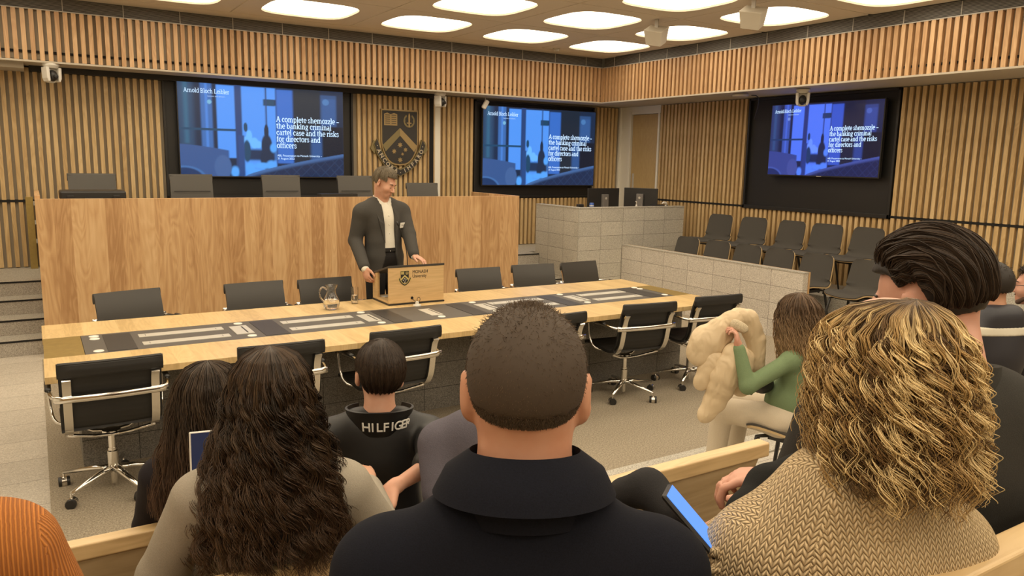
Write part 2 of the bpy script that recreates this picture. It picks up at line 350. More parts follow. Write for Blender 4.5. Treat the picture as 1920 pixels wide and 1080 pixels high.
# a small serif alphabet drawn with strokes: l = straight stroke, a = arc (degrees)
_SER = lambda x, y, w=0.20: ('l', x-w/2, y, x+w/2, y, 0.045)
GLY = {
 ' ': (0.24, []), '\u2013': (0.50, [('l', 0.03, 0.24, 0.47, 0.24, 0.05)]),
 'o': (0.54, [('a', 0.27, 0.25, 0.20, 0.235, 0, 360, 0.085)]),
 'c': (0.46, [('a', 0.26, 0.25, 0.19, 0.235, 50, 310, 0.085), ('l', 0.385, 0.33, 0.385, 0.44, 0.05)]),
 'e': (0.50, [('a', 0.26, 0.25, 0.19, 0.235, 0, 315, 0.08), ('l', 0.07, 0.26, 0.45, 0.26, 0.045)]),
 'l': (0.29, [('l', 0.14, 0.0, 0.14, 0.72, 0.085), _SER(0.14, 0.02, 0.25), _SER(0.09, 0.70, 0.14)]),
 'i': (0.29, [('l', 0.14, 0.0, 0.14, 0.48, 0.085), _SER(0.14, 0.02, 0.25), _SER(0.09, 0.46, 0.14), ('l', 0.14, 0.60, 0.14, 0.69, 0.095)]),
 't': (0.35, [('l', 0.15, 0.10, 0.15, 0.62, 0.085), ('l', 0.03, 0.465, 0.32, 0.465, 0.05), ('a', 0.235, 0.10, 0.085, 0.08, 180, 290, 0.07)]),
 'r': (0.40, [('l', 0.14, 0.0, 0.14, 0.48, 0.085), _SER(0.15, 0.02, 0.26), _SER(0.09, 0.46, 0.14), ('a', 0.28, 0.30, 0.13, 0.165, 60, 175, 0.07), ('l', 0.355, 0.38, 0.355, 0.47, 0.05)]),
 'n': (0.60, [('l', 0.14, 0.0, 0.14, 0.48, 0.085), _SER(0.14, 0.02, 0.24), _SER(0.09, 0.46, 0.14), ('a', 0.30, 0.31, 0.15, 0.165, 0, 170, 0.07), ('l', 0.45, 0.0, 0.45, 0.32, 0.085), _SER(0.46, 0.02, 0.23)]),
 'm': (0.90, [('l', 0.14, 0.0, 0.14, 0.48, 0.085), _SER(0.14, 0.02, 0.24), _SER(0.09, 0.46, 0.14), ('a', 0.29, 0.31, 0.145, 0.165, 0, 170, 0.07), ('l', 0.435, 0.0, 0.435, 0.32, 0.085), _SER(0.44, 0.02, 0.22), ('a', 0.59, 0.31, 0.15, 0.165, 0, 170, 0.07), ('l', 0.74, 0.0, 0.74, 0.32, 0.085), _SER(0.75, 0.02, 0.23)]),
 'h': (0.60, [('l', 0.14, 0.0, 0.14, 0.72, 0.085), _SER(0.14, 0.02, 0.24), _SER(0.09, 0.70, 0.14), ('a', 0.30, 0.31, 0.15, 0.165, 0, 170, 0.07), ('l', 0.45, 0.0, 0.45, 0.32, 0.085), _SER(0.46, 0.02, 0.23)]),
 'k': (0.57, [('l', 0.14, 0.0, 0.14, 0.72, 0.085), _SER(0.14, 0.02, 0.24), _SER(0.09, 0.70, 0.14), ('l', 0.17, 0.20, 0.43, 0.46, 0.055), ('l', 0.25, 0.28, 0.46, 0.02, 0.08), _SER(0.46, 0.02, 0.19), _SER(0.44, 0.46, 0.17)]),
 'b': (0.57, [('l', 0.13, 0.02, 0.13, 0.72, 0.085), _SER(0.08, 0.70, 0.14), ('a', 0.30, 0.25, 0.18, 0.235, -165, 165, 0.08)]),
 'p': (0.57, [('l', 0.13, -0.20, 0.13, 0.48, 0.085), _SER(0.13, -0.19, 0.25), _SER(0.08, 0.46, 0.14), ('a', 0.30, 0.25, 0.18, 0.235, -165, 165, 0.08)]),
 'd': (0.57, [('l', 0.43, 0.0, 0.43, 0.72, 0.085), _SER(0.38, 0.70, 0.14), _SER(0.48, 0.02, 0.14), ('a', 0.25, 0.25, 0.18, 0.235, 15, 345, 0.08)]),
 'a': (0.51, [('l', 0.36, 0.05, 0.36, 0.36, 0.085), ('a', 0.235, 0.34, 0.125, 0.14, 0, 150, 0.06), ('a', 0.21, 0.14, 0.135, 0.125, 60, 330, 0.07), ('l', 0.22, 0.265, 0.36, 0.29, 0.05), _SER(0.42, 0.02, 0.14)]),
 's': (0.43, [('a', 0.21, 0.36, 0.135, 0.115, 20, 250, 0.065), ('a', 0.21, 0.13, 0.145, 0.12, -170, 80, 0.065), ('l', 0.34, 0.36, 0.34, 0.47, 0.045), ('l', 0.07, 0.02, 0.07, 0.13, 0.045)]),
 'z': (0.46, [('l', 0.05, 0.46, 0.40, 0.46, 0.05), ('l', 0.38, 0.45, 0.07, 0.03, 0.085), ('l', 0.05, 0.02, 0.41, 0.02, 0.05), ('l', 0.06, 0.36, 0.06, 0.47, 0.045), ('l', 0.40, 0.02, 0.40, 0.13, 0.045)]),
 'f': (0.34, [('l', 0.14, 0.0, 0.14, 0.56, 0.085), _SER(0.15, 0.02, 0.26), ('l', 0.03, 0.465, 0.32, 0.465, 0.05), ('a', 0.25, 0.56, 0.11, 0.13, 50, 180, 0.065)]),
 'g': (0.53, [('a', 0.24, 0.31, 0.15, 0.155, 0, 360, 0.07), ('a', 0.25, -0.09, 0.19, 0.10, 0, 360, 0.06), ('l', 0.14, 0.17, 0.12, 0.06, 0.06), ('l', 0.12, 0.04, 0.40, 0.0, 0.06), ('l', 0.34, 0.42, 0.50, 0.46, 0.05)]),
 'A': (0.70, [('l', 0.09, 0.02, 0.33, 0.69, 0.055), ('l', 0.34, 0.69, 0.60, 0.02, 0.09), ('l', 0.18, 0.24, 0.50, 0.24, 0.05), _SER(0.09, 0.02, 0.20), _SER(0.60, 0.02, 0.22)]),
 'B': (0.64, [('l', 0.16, 0.0, 0.16, 0.69, 0.09), ('l', 0.04, 0.02, 0.36, 0.02, 0.05), ('l', 0.04, 0.67, 0.34, 0.67, 0.05), ('l', 0.16, 0.36, 0.36, 0.36, 0.05), ('a', 0.34, 0.515, 0.15, 0.155, -90, 90, 0.08), ('a', 0.36, 0.19, 0.18, 0.17, -90, 90, 0.08)]),
 'L': (0.60, [('l', 0.16, 0.0, 0.16, 0.69, 0.09), _SER(0.16, 0.67, 0.26), ('l', 0.04, 0.02, 0.54, 0.02, 0.05), ('l', 0.54, 0.02, 0.54, 0.18, 0.045)]),
}
def serif(name, body, size, mat, parent, loc, track=1.0, width=1.0, bold=1.0):
    b = MB(); x = 0.0
    for ch in body:
        adv, st = GLY[ch]
        for s in st:
            w = s[-1]*bold/2
            if s[0] == 'l':
                p, q = np.array(s[1:3]), np.array(s[3:5]); d = q-p; L = np.linalg.norm(d); nrm = np.array((-d[1], d[0]))/L*w
                P = [p+nrm, p-nrm, q-nrm, q+nrm]
                b.add([((x+a[0])*width*size, 0, a[1]*size) for a in P], [(0, 1, 2, 3)])
            else:
                _, cx, cy, rx, ry, a0, a1, _w = s; n = max(6, int(abs(a1-a0)/18)); A = np.radians(np.linspace(a0, a1, n)); V = []
                for a in A:
                    k = 1.15-0.45*abs(math.sin(a))
                    V += [((x+cx+(rx+w*k)*math.cos(a))*width*size, 0, (cy+(ry+w*k)*math.sin(a))*size), ((x+cx+(rx-w*k)*math.cos(a))*width*size, 0, (cy+(ry-w*k)*math.sin(a))*size)]
                b.add(V, [(2*i, 2*i+1, 2*i+3, 2*i+2) for i in range(n-1)])
        x += adv*track
    o = obj(name, b, mat, parent); o.location = loc; return o, x*width*size
# ------------------------------------------------------------------ the room
XL, XR, YB, YF = -3.6, 8.9, 10.7, -4.6        # walls
BX, BY, BXL = 7.93, 10.05, -2.6               # planes of the slatted bulkhead
ZS, ZT, ZC, ZP = 2.93, 3.47, 3.62, 0.6        # soffit, bulkhead top, ceiling, platform
b = MB(); b.box(XL, XR, YF, YB, -0.12, 0.0); struct('floor', b, M['floor_stone'])
b = MB(); b.box(-0.04, 7.20, 3.6, 8.35, 0.0, 0.006); struct('floor_carpet', b, M['carpet'])
b = MB(); b.box(-2.6, 7.2, 3.32, 3.6, 0.0, 0.012); struct('trim_1', b, M['granite_plain'])
# raised tiers of the public seating
b = MB(); b.box(-2.6, 7.5, -0.42, 0.98, 0.0, 0.50); struct('floor_tier_rear', b, M['carpet'])
b = MB(); b.box(-2.6, 7.5, 0.98, 1.98, 0.0, 0.20); struct('floor_tier_middle', b, M['carpet'])
b = MB(); b.box(-2.6, 7.5, YF, -0.42, 0.0, 0.80); struct('floor_tier_top', b, M['carpet'])

def slats_x(x0, x1, y, z0, z1, wid=0.044, pitch=0.08, dep=0.05, skip=()):    # slats standing on a wall facing -y
    b = MB(); x = math.ceil(x0/pitch)*pitch
    while x+wid <= x1+1e-6:
        if not any(a-wid < x < c for a, c in skip): b.box(x, x+wid, y-dep, y, z0, z1)
        x += pitch
    return b
def slats_y(y0, y1, x, z0, z1, wid=0.044, pitch=0.08, dep=0.05, skip=()):    # slats on a wall facing -x
    b = MB(); y = math.ceil(y0/pitch)*pitch
    while y+wid <= y1+1e-6:
        if not any(a-wid < y < c for a, c in skip): b.box(x-dep, x, y, y+wid, z0, z1)
        y += pitch
    return b
SW, BK = M['slat_wood'], M['backing']
b = MB(); b.box(XL, 9.2, YB, YB+0.15, 0, 4.2); wb = struct('wall_back', b, BK)
P1 = (1.445, 3.93); P2 = (5.91, 8.25)
obj('slats', slats_x(XL, 8.83, YB, 1.40, 2.91, skip=(P1, P2)), SW, wb)
obj('slats', slats_x(XL, 8.83, YB, 0.61, 1.37), SW, wb)
b = MB(); b.box(XL, 8.83, YB-0.045, YB, 1.37, 1.40); obj('shadow_gap', b, M['dark_gap'], wb)
b = MB(); b.box(0.05, 5.2, YB-0.12, YB, 2.865, 2.93); obj('black_pelmet', b, M['black_panel'], wb)
b = MB(); b.box(5.13, 5.2, YB-0.055, YB, 0.61, 2.87); obj('channel', b, M['dark_gap'], wb)
b = MB(); b.box(5.22, 5.31, YB-0.06, YB, 0.61, 2.9); obj('pale_strip', b, M['white_paint'], wb)
b = MB(); b.box(XL, 0.0, YB-0.5, YB, 2.86, 2.93); obj('header_box', b, M['soffit'], wb)

b = MB(); b.box(XR, XR+0.15, YF, YB+0.15, 0, 4.2); wr = struct('wall_right', b, BK)
P3 = (5.50, 7.79)
obj('slats', slats_y(-1.0, 9.66, XR, 1.40, 2.92, skip=(P3,)), SW, wr)
obj('slats', slats_y(-1.0, 9.66, XR, 0.45, 1.37), SW, wr)
b = MB(); b.box(XR-0.045, XR, -1, 9.66, 1.37, 1.40); obj('shadow_gap', b, M['dark_gap'], wr)
b = MB(); b.box(XL-0.15, XL, YF, YB+0.15, 0, 4.2); struct('wall_left', b, M['white_paint'])
b = MB(); b.box(XL, XR, YF-0.15, YF, 0, 4.2); struct('wall_front', b, M['plaster'])
# door and its white frame in the right wall
b = MB(); b.box(XR-0.03, XR, 10.40, YB, 0.6, 2.93); b.box(XR-0.035, XR, 9.67, 10.40, 2.80, 2.93); b.box(XR-0.05, XR, 9.67, 9.71, 0.6, 2.80)
b.box(XR-0.055, XR, 10.38, 10.44, 0.6, 2.84); b.box(8.83, XR, YB-0.05, YB, 0.6, 2.93)
struct('trim_2', b, M['white_paint'], bevel=0.004)
b = MB(); b.box(XR-0.022, XR-0.002, 9.73, 10.36, 0.61, 2.79); d1 = struct('door_1', b, M['door_wood'])
b = MB(); b.box(XR-0.05, XR-0.022, 10.27, 10.30, 1.5, 1.8); obj('door_handle', b, M['steel'], d1, bevel=0.004)

# black recessed panels behind the displays
def panel_x(x0, x1, z0, z1):
    b = MB(); b.box(x0, x1, YB-0.02, YB, z0, z1)
    for a in ((x0, x0+0.03, z0, z1), (x1-0.03, x1, z0, z1), (x0, x1, z0, z0+0.03), (x0, x1, z1-0.03, z1)): b.box(a[0], a[1], YB-0.06, YB-0.02, a[2], a[3])
    return b
struct('trim_3', panel_x(P1[0], P1[1], 1.40, 2.90), M['black_panel'], bevel=0.003)
struct('trim_4', panel_x(P2[0], P2[1], 1.38, 2.90), M['black_panel'], bevel=0.003)
b = MB(); b.box(XR-0.02, XR, P3[0], P3[1], 1.36, 2.92)
for a in ((P3[0], P3[0]+0.03, 1.36, 2.92), (P3[1]-0.03, P3[1], 1.36, 2.92), (P3[0], P3[1], 1.36, 1.41), (P3[0], P3[1], 2.89, 2.92)): b.box(XR-0.07, XR-0.02, a[0], a[1], a[2], a[3])
struct('trim_5', b, M['black_panel'], bevel=0.003)

# bulkhead: slats hung in front of the upper wall, soffit behind, grille on top
def bulk(name, horizontal, plane, a0, a1):
    b = MB()
    if horizontal: b.box(a0, a1, plane+0.055, plane+0.10, ZS+0.02, ZT)
    else: b.box(plane+0.055, plane+0.10, a0, a1, ZS+0.02, ZT)
    r = struct(name, b, BK)
    s = slats_x(a0, a1+0.04, plane+0.055, ZS+0.01, ZT, dep=0.055) if horizontal else slats_y(a0, a1+0.03, plane+0.055, ZS+0.01, ZT, dep=0.055)
    obj('slats', s, M['slat_wood_red'], r)
    b = MB(); bb = MB(); g = MB(); l = MB()
    if horizontal:
        bb.box(a0, a1, plane+0.035, plane+0.056, ZS+0.09, ZS+0.115)
        b.box(a0-0.1 if a0 > 0 else a0, a1, plane-0.012, plane+0.10, ZS-0.012, ZS+0.008)
        g.box(a0, a1, plane+0.03, plane+0.06, ZT+0.01, ZC)
        l.box(a0, a1, plane-0.004, plane+0.06, ZT, ZT+0.01)
        x = a0
        while x < a1: l.box(x, x+0.008, plane+0.022, plane+0.03, ZT+0.01, ZC); x += 0.6
    else:
        bb.box(plane+0.035, plane+0.056, a0, a1, ZS+0.09, ZS+0.115)
        b.box(plane-0.012, plane+0.10, a0, a1, ZS-0.012, ZS+0.008)
        g.box(plane+0.03, plane+0.06, a0, a1, ZT+0.01, ZC)
        l.box(plane-0.004, plane+0.06, a0, a1, ZT, ZT+0.01)
        y = a0
        while y < a1: l.box(plane+0.022, plane+0.03, y, y+0.008, ZT+0.01, ZC); y += 0.6
    obj('batten', bb, M['dark_gap'], r); obj('lip', b, M['soffit'], r); obj('air_grille', g, M['grille'], r); obj('grille_frame', l, M['steel_dull'], r)
    return r
M['slat_wood_red'] = wood('slat_wood_red', (0.47, 0.27, 0.125), (0.60, 0.375, 0.19), (0.69, 0.46, 0.255), plank=0.08, gs=1.2)
M['steel_dull'] = plain('steel_dull', (0.45, 0.42, 0.37), 0.5)
bulk('wall_bulkhead_back', True, BY, BXL, BX)
bulk('wall_bulkhead_right', False, BX, YF, BY)
b = MB(); b.box(BXL-0.1, BXL, YF, BY, ZS, ZC); struct('wall_bulkhead_left', b, SW)
b = MB(); b.box(XL, XR, BY+0.09, YB, ZS, ZS+0.02); b.box(BX+0.09, XR, YF, BY+0.1, ZS, ZS+0.02); b.box(XL, BXL, YF, BY+0.1, ZS, ZS+0.02)
struct('ceiling_soffit', b, M['soffit'])

# coffered ceiling
PX, PY = 1.465, 1.46
NX, NY = 7, 9
CX0, CY1 = -2.295, 9.74
def hole(n=64):                                   # outline of one coffer opening: a square with gently bowed sides
    pts = []
    for i in range(n):
        t = 2*PI*i/n; c, s = math.cos(t), math.sin(t)
        rr = (abs(c)**3.6+abs(s)**3.6)**(-1/3.6)*0.50
        pts.append((c*rr, s*rr))
    return pts
HP = hole()
def cell_mesh(x0, x1, y0, y1):
    b = MB(); n = len(HP); cx, cy = (x0+x1)/2, (y0+y1)/2
    w, h = (x1-x0)/2-0.008, (y1-y0)/2-0.008
    outer = []
    for i in range(n):
        t = 2*PI*i/n; c, s = math.cos(t), math.sin(t); k = 1/max(abs(c)/w, abs(s)/h); outer.append((cx+c*k, cy+s*k))
    V = [(*p, ZC) for p in outer]+[(cx+p[0], cy+p[1], ZC) for p in HP]+[(cx+p[0]*0.985, cy+p[1]*0.985, ZC+0.02) for p in HP]+[(*p, ZC+0.02) for p in outer]
    Fs = []
    for i in range(n):
        j = (i+1) % n
        Fs += [(i, j, n+j, n+i), (n+i, n+j, 2*n+j, 2*n+i), (j, i, 3*n+i, 3*n+j)]
    return b.add(V, Fs)
cb = MB(); lights = []
for i in range(NX):
    for j in range(NY):
        x0 = CX0+i*PX; x1 = min(x0+PX, BX-0.02); y1 = CY1-j*PY; y0 = y1-PY
        cb2 = cell_mesh(x0, x1, y0, y1); cb.add(np.concatenate(cb2.v), cb2.f); lights.append((i, j, (x0+x1)/2, (y0+y1)/2))
cb.box(BXL, BX, CY1+0.006, BY+0.03, ZC, ZC+0.02)
struct('ceiling', cb, M['plaster'])
b = MB(); b.box(XL, XR, YF, YB, ZC+0.16, ZC+0.2); struct('ceiling_slab', b, M['backing'])
dome = MB(); n = len(HP); V = []
for k, (s_, z_) in enumerate(((1.0, 0.021), (0.9, 0.07), (0.7, 0.105), (0.4, 0.125), (0.1, 0.13))):
    V += [(p[0]*s_, p[1]*s_, z_) for p in HP]
Fs = [(k*n+i, k*n+(i+1) % n, (k+1)*n+(i+1) % n, (k+1)*n+i) for k in range(4) for i in range(n)]+[tuple(range(4*n, 5*n))]
dome.add(V, Fs)
first = None
rowname = {0: 'nearest the back wall', 1: 'second row from the back wall', 2: 'third row from the back wall'}
colname = {0: 'far left column', 1: 'second column', 2: 'third column', 3: 'middle column', 4: 'third column from the right', 5: 'second column from the right', 6: 'beside the right bulkhead'}
for i, j, x, y in lights:
    if j < 4: lab = 'glowing coffer light, %s, %s' % ({0: 'row nearest the back wall', 1: 'second row out', 2: 'third row out', 3: 'fourth row out'}[j], colname[i])
    else: lab = 'glowing cream coffer light in the ceiling over the public seats'
    if first is None:
        first = obj('ceiling_light', dome, M['coffer'], None, True); o = first
    else: o = first.copy(); COL.objects.link(o)
    o.location = (x, y, ZC); tag(o, lab, 'ceiling light', 'luminous ceiling coffers')

# platform, steps
def steps(x0, x1, nm):
    t = thing(nm, 'light granite steps with black nosing strips, %s the wooden bench front' % ('left of' if x0 < 0 else 'right of'), 'steps', ((x0+x1)/2, 9.0, 0))
    for k in range(4):
        y = 8.6+0.3*k; z = 0.15*(k+1)
        b = MB(); b.box(x0, x1, y, y+0.3 if k < 3 else 9.52, z-0.15, z-0.012)
        if k: pass
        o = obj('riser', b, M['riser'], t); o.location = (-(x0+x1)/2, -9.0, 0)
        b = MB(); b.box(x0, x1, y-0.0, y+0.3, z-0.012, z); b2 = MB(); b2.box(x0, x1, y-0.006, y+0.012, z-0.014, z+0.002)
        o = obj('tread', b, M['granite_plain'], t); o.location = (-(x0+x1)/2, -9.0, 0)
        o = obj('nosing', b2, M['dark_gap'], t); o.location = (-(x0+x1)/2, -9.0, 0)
steps(-2.6, 0.0, 'granite_steps'); steps(5.36, 6.405, 'granite_steps')
b = MB(); b.box(XL, 0.0, 9.8, YB, 0, ZP); b.box(0.05, 5.3, 8.55, YB, 0, ZP); b.box(5.3, XR, 9.8, YB, 0, ZP); b.box(6.515, XR, 8.66, 9.8, 0, ZP)
struct('floor_platform', b, M['granite_plain'])
b = MB(); b.box(7.32, 7.9, -1, 8.53, 0, 0.15); b.box(7.9, XR, -1, 8.53, 0, 0.45); struct('floor_jury_tier', b, M['granite_plain'])
b = MB(); b.box(8.45, XR-0.06, -1, 4.45, 0.45, 0.83); struct('trim_6', b, M['granite_plain'], bevel=0.006)

# ------------------------------------------------------------------ bench of the court
t = thing('judges_bench', 'long high timber bench front with upright grain behind the table', 'bench', (2.67, 8.45, 0))
def rel(o, t): o.location = tuple(-c for c in t.location); return o
b = MB(); b.box(0, 5.31, 8.43, 8.47, 0, 1.52); rel(obj('front_panel', b, M['bench_wood'], t, bevel=0.002), t)
b = MB(); b.box(5.31, 5.355, 8.43, 9.64, 0, 1.52); rel(obj('end_panel', b, M['bench_wood'], t, bevel=0.002), t)
b = MB(); b.box(0.0, 0.045, 8.47, 9.64, 0, 1.55); rel(obj('end_panel', b, M['bench_wood'], t, bevel=0.002), t)
b = MB(); b.box(0.045, 5.31, 8.47, 9.1, 1.30, 1.34); rel(obj('worktop', b, M['oak_x'], t), t)
b = MB(); b.box(2.9, 3.35, 8.95, 9.12, 1.34, 1.53); rel(obj('monitor_shelf', b, M['black_plastic'], t), t)
# handrails beside the steps
def handrail(x, lab, y0=8.75, y1=9.5):
    t = thing('handrail', lab, 'handrail', (x, y0, 0.9))
    r = MB()
    b = MB(); b.box(-0.015, 0.015, 0.0, 0.04, -0.75, 0.62); obj('post', b, M['brass'], t, bevel=0.003); b = MB(); b.box(-0.015, 0.015, 0.65, 0.69, -0.45, 0.78); obj('post', b, M['brass'], t, bevel=0.003)
    b = MB(); b.tube([(0, 0.02, 0.45), (0, 0.02, 0.62), (0, 0.12, 0.66), (0, 0.66, 0.80), (0, 0.7, 0.6)], 0.016, 8); obj('rail', b, M['brass_bright'], t, True)
    return t
t = thing('handrail', 'flat brass rail post on the wall beside the left end of the wooden bench', 'handrail', (-0.05, 10.5, ZP))
b = MB(); b.box(-0.04, 0.035, 0.0, 0.02, 0.0, 0.84); obj('post', b, M['brass'], t, bevel=0.003)
for z in (0.30, 0.52, 0.74):
    b = MB(); b.box(0.035, 0.16, -0.01, 0.02, z, z+0.05); obj('bracket', b, M['steel_dull'], t, bevel=0.003)
b = MB(); b.box(0.05, 0.10, -0.04, -0.01, 0.18, 0.84); obj('rail', b, M['brass_bright'], t, bevel=0.004)
h2 = handrail(5.42, 'short brass handrail at the right end of the wooden bench', 9.0)
h2.scale = (1, 0.6, 0.55); h2.location = (5.42, 9.1, 0.78)

# ------------------------------------------------------------------ granite reporter desk and low wall
t = thing('granite_desk', 'tall light granite counter with square joints carrying two monitors', 'counter', (7.4, 8.54, 0))
b = MB(); b.box(6.41, 8.405, 8.54, 8.64, 0, 1.33); rel(obj('front_wall', b, M['granite'], t), t)
b = MB(); b.box(6.41, 6.51, 8.64, 9.61, 0, 1.33); rel(obj('side_wall', b, M['granite_side'], t), t)
b = MB(); b.box(6.405, 8.41, 8.535, 8.65, 1.33, 1.345); b.box(6.405, 6.52, 8.65, 9.615, 1.33, 1.345); b.box(6.405, 6.416, 8.534, 8.545, 0, 1.33); rel(obj('coping', b, M['granite_edge'] if 'granite_edge' in M else M['granite_plain'], t), t)
b = MB(); b.box(6.51, 8.405, 8.64, 9.4, 1.06, 1.10); rel(obj('desktop', b, M['oak_x'], t), t)
t = thing('low_granite_wall', 'low light granite partition running beside the dark grey shell chairs', 'partition wall', (7.26, 6.98, 0))
b = MB(); b.box(7.21, 7.295, 5.42, 8.533, 0, 0.79); rel(obj('wall_body', b, M['granite_low'], t), t)
b = MB(); b.box(7.205, 7.30, 5.415, 8.533, 0.79, 0.803); rel(obj('coping', b, M['granite_plain'], t), t)
b = MB(); b.box(7.30, 7.318, 5.41, 8.533, 0.0, 0.803); rel(obj('timber_lining', b, M['bench_wood'], t), t)

# ------------------------------------------------------------------ long table
TX0, TX1, TY0, TY1, TZ = -0.02, 5.27, 4.74, 6.23, 0.742
IY0, IY1 = 5.195, 5.77
t = thing('conference_table', 'long pale oak table on a dark granite plinth with a dark central inlay', 'table', (2.62, 5.48, 0))
b = MB(); b.box(TX0, TX1, TY0, IY0, TZ-0.04, TZ); rel(obj('tabletop', b, M['oak'], t, bevel=0.002), t)
b = MB(); b.box(TX0, TX1, IY1, TY1, TZ-0.04, TZ); rel(obj('tabletop', b, M['oak'], t, bevel=0.002), t)
b = MB(); b.box(TX0+0.004, 0.197, IY0+0.001, IY1-0.001, TZ-0.04, TZ-0.001); rel(obj('brass_end_plate', b, M['brass'], t), t)
b = MB(); b.box(5.065, TX1-0.004, IY0+0.001, IY1-0.001, TZ-0.04, TZ-0.001); rel(obj('brass_end_plate', b, M['brass'], t), t)
b = MB(); b.box(0.2, 5.062, IY0+0.001, IY1-0.001, TZ-0.04, TZ-0.002); rel(obj('inlay', b, M['inlay'], t), t)
for x0, x1 in ((0.325, 0.492), (1.288, 1.455), (2.236, 2.383), (2.915, 3.06), (3.845, 4.0), (4.795, 4.97)):
    b = MB(); b.box(x0, x1, IY0+0.03, IY1-0.045, TZ-0.01, TZ+0.001); rel(obj('inlay_hatch', b, M['inlay_dark'], t, bevel=0.001), t)
for x0, x1 in ((0.533, 1.076), (1.489, 2.032), (3.27, 3.81), (4.23, 4.76)):
    for y0, y1 in ((5.305, 5.395), (5.548, 5.64)):
        b = MB(); b.box(x0, x1, y0, y1, TZ-0.01, TZ+0.002); o = rel(obj('metal_strip', b, M['steel'], t, bevel=0.001), t)
        for sx in (x0+0.04, x1-0.05):
            b = MB(); b.box(sx, sx+0.004, (y0+y1)/2-0.02, (y0+y1)/2+0.02, TZ+0.002, TZ+0.003); obj('end_mark', b, M['grey_plastic'], o)
for x0, x1 in ((1.12, 1.24), (2.075, 2.182), (2.604, 2.705), (3.125, 3.24), (4.06, 4.18)):
    b = MB(); b.box(x0, x1, 5.345, 5.615, TZ-0.01, TZ+0.003); o = rel(obj('socket_plate', b, M['steel'], t, bevel=0.001), t)
    b = MB(); b.box(x0+0.075, x0+0.085, 5.37, 5.58, TZ+0.0025, TZ+0.004); obj('slot', b, M['black_plastic'], o)
for x, y in ((0.274, 5.70), (0.274, 5.622), (0.274, 5.256), (1.203, 5.70), (1.203, 5.266), (2.15, 5.706), (2.15, 5.272), (2.655, 5.279), (3.166, 5.71), (3.15, 5.275), (4.10, 5.715), (4.09, 5.278), (5.015, 5.722), (5.015, 5.643), (5.008, 5.279)):
    b = MB(); b.lathe([(0.031, 0), (0.031, 0.004), (0.028, 0.006)], 20, (x, y, TZ-0.002)); rel(obj('cable_cap', b, M['cap_white'] if 'cap_white' in M else M['white_plastic'], t, 'auto'), t)
b = MB(); b.box(0.15, 5.22, 5.25, 5.72, 0.006, TZ-0.045); rel(obj('plinth', b, M['granite_dark'], t), t)
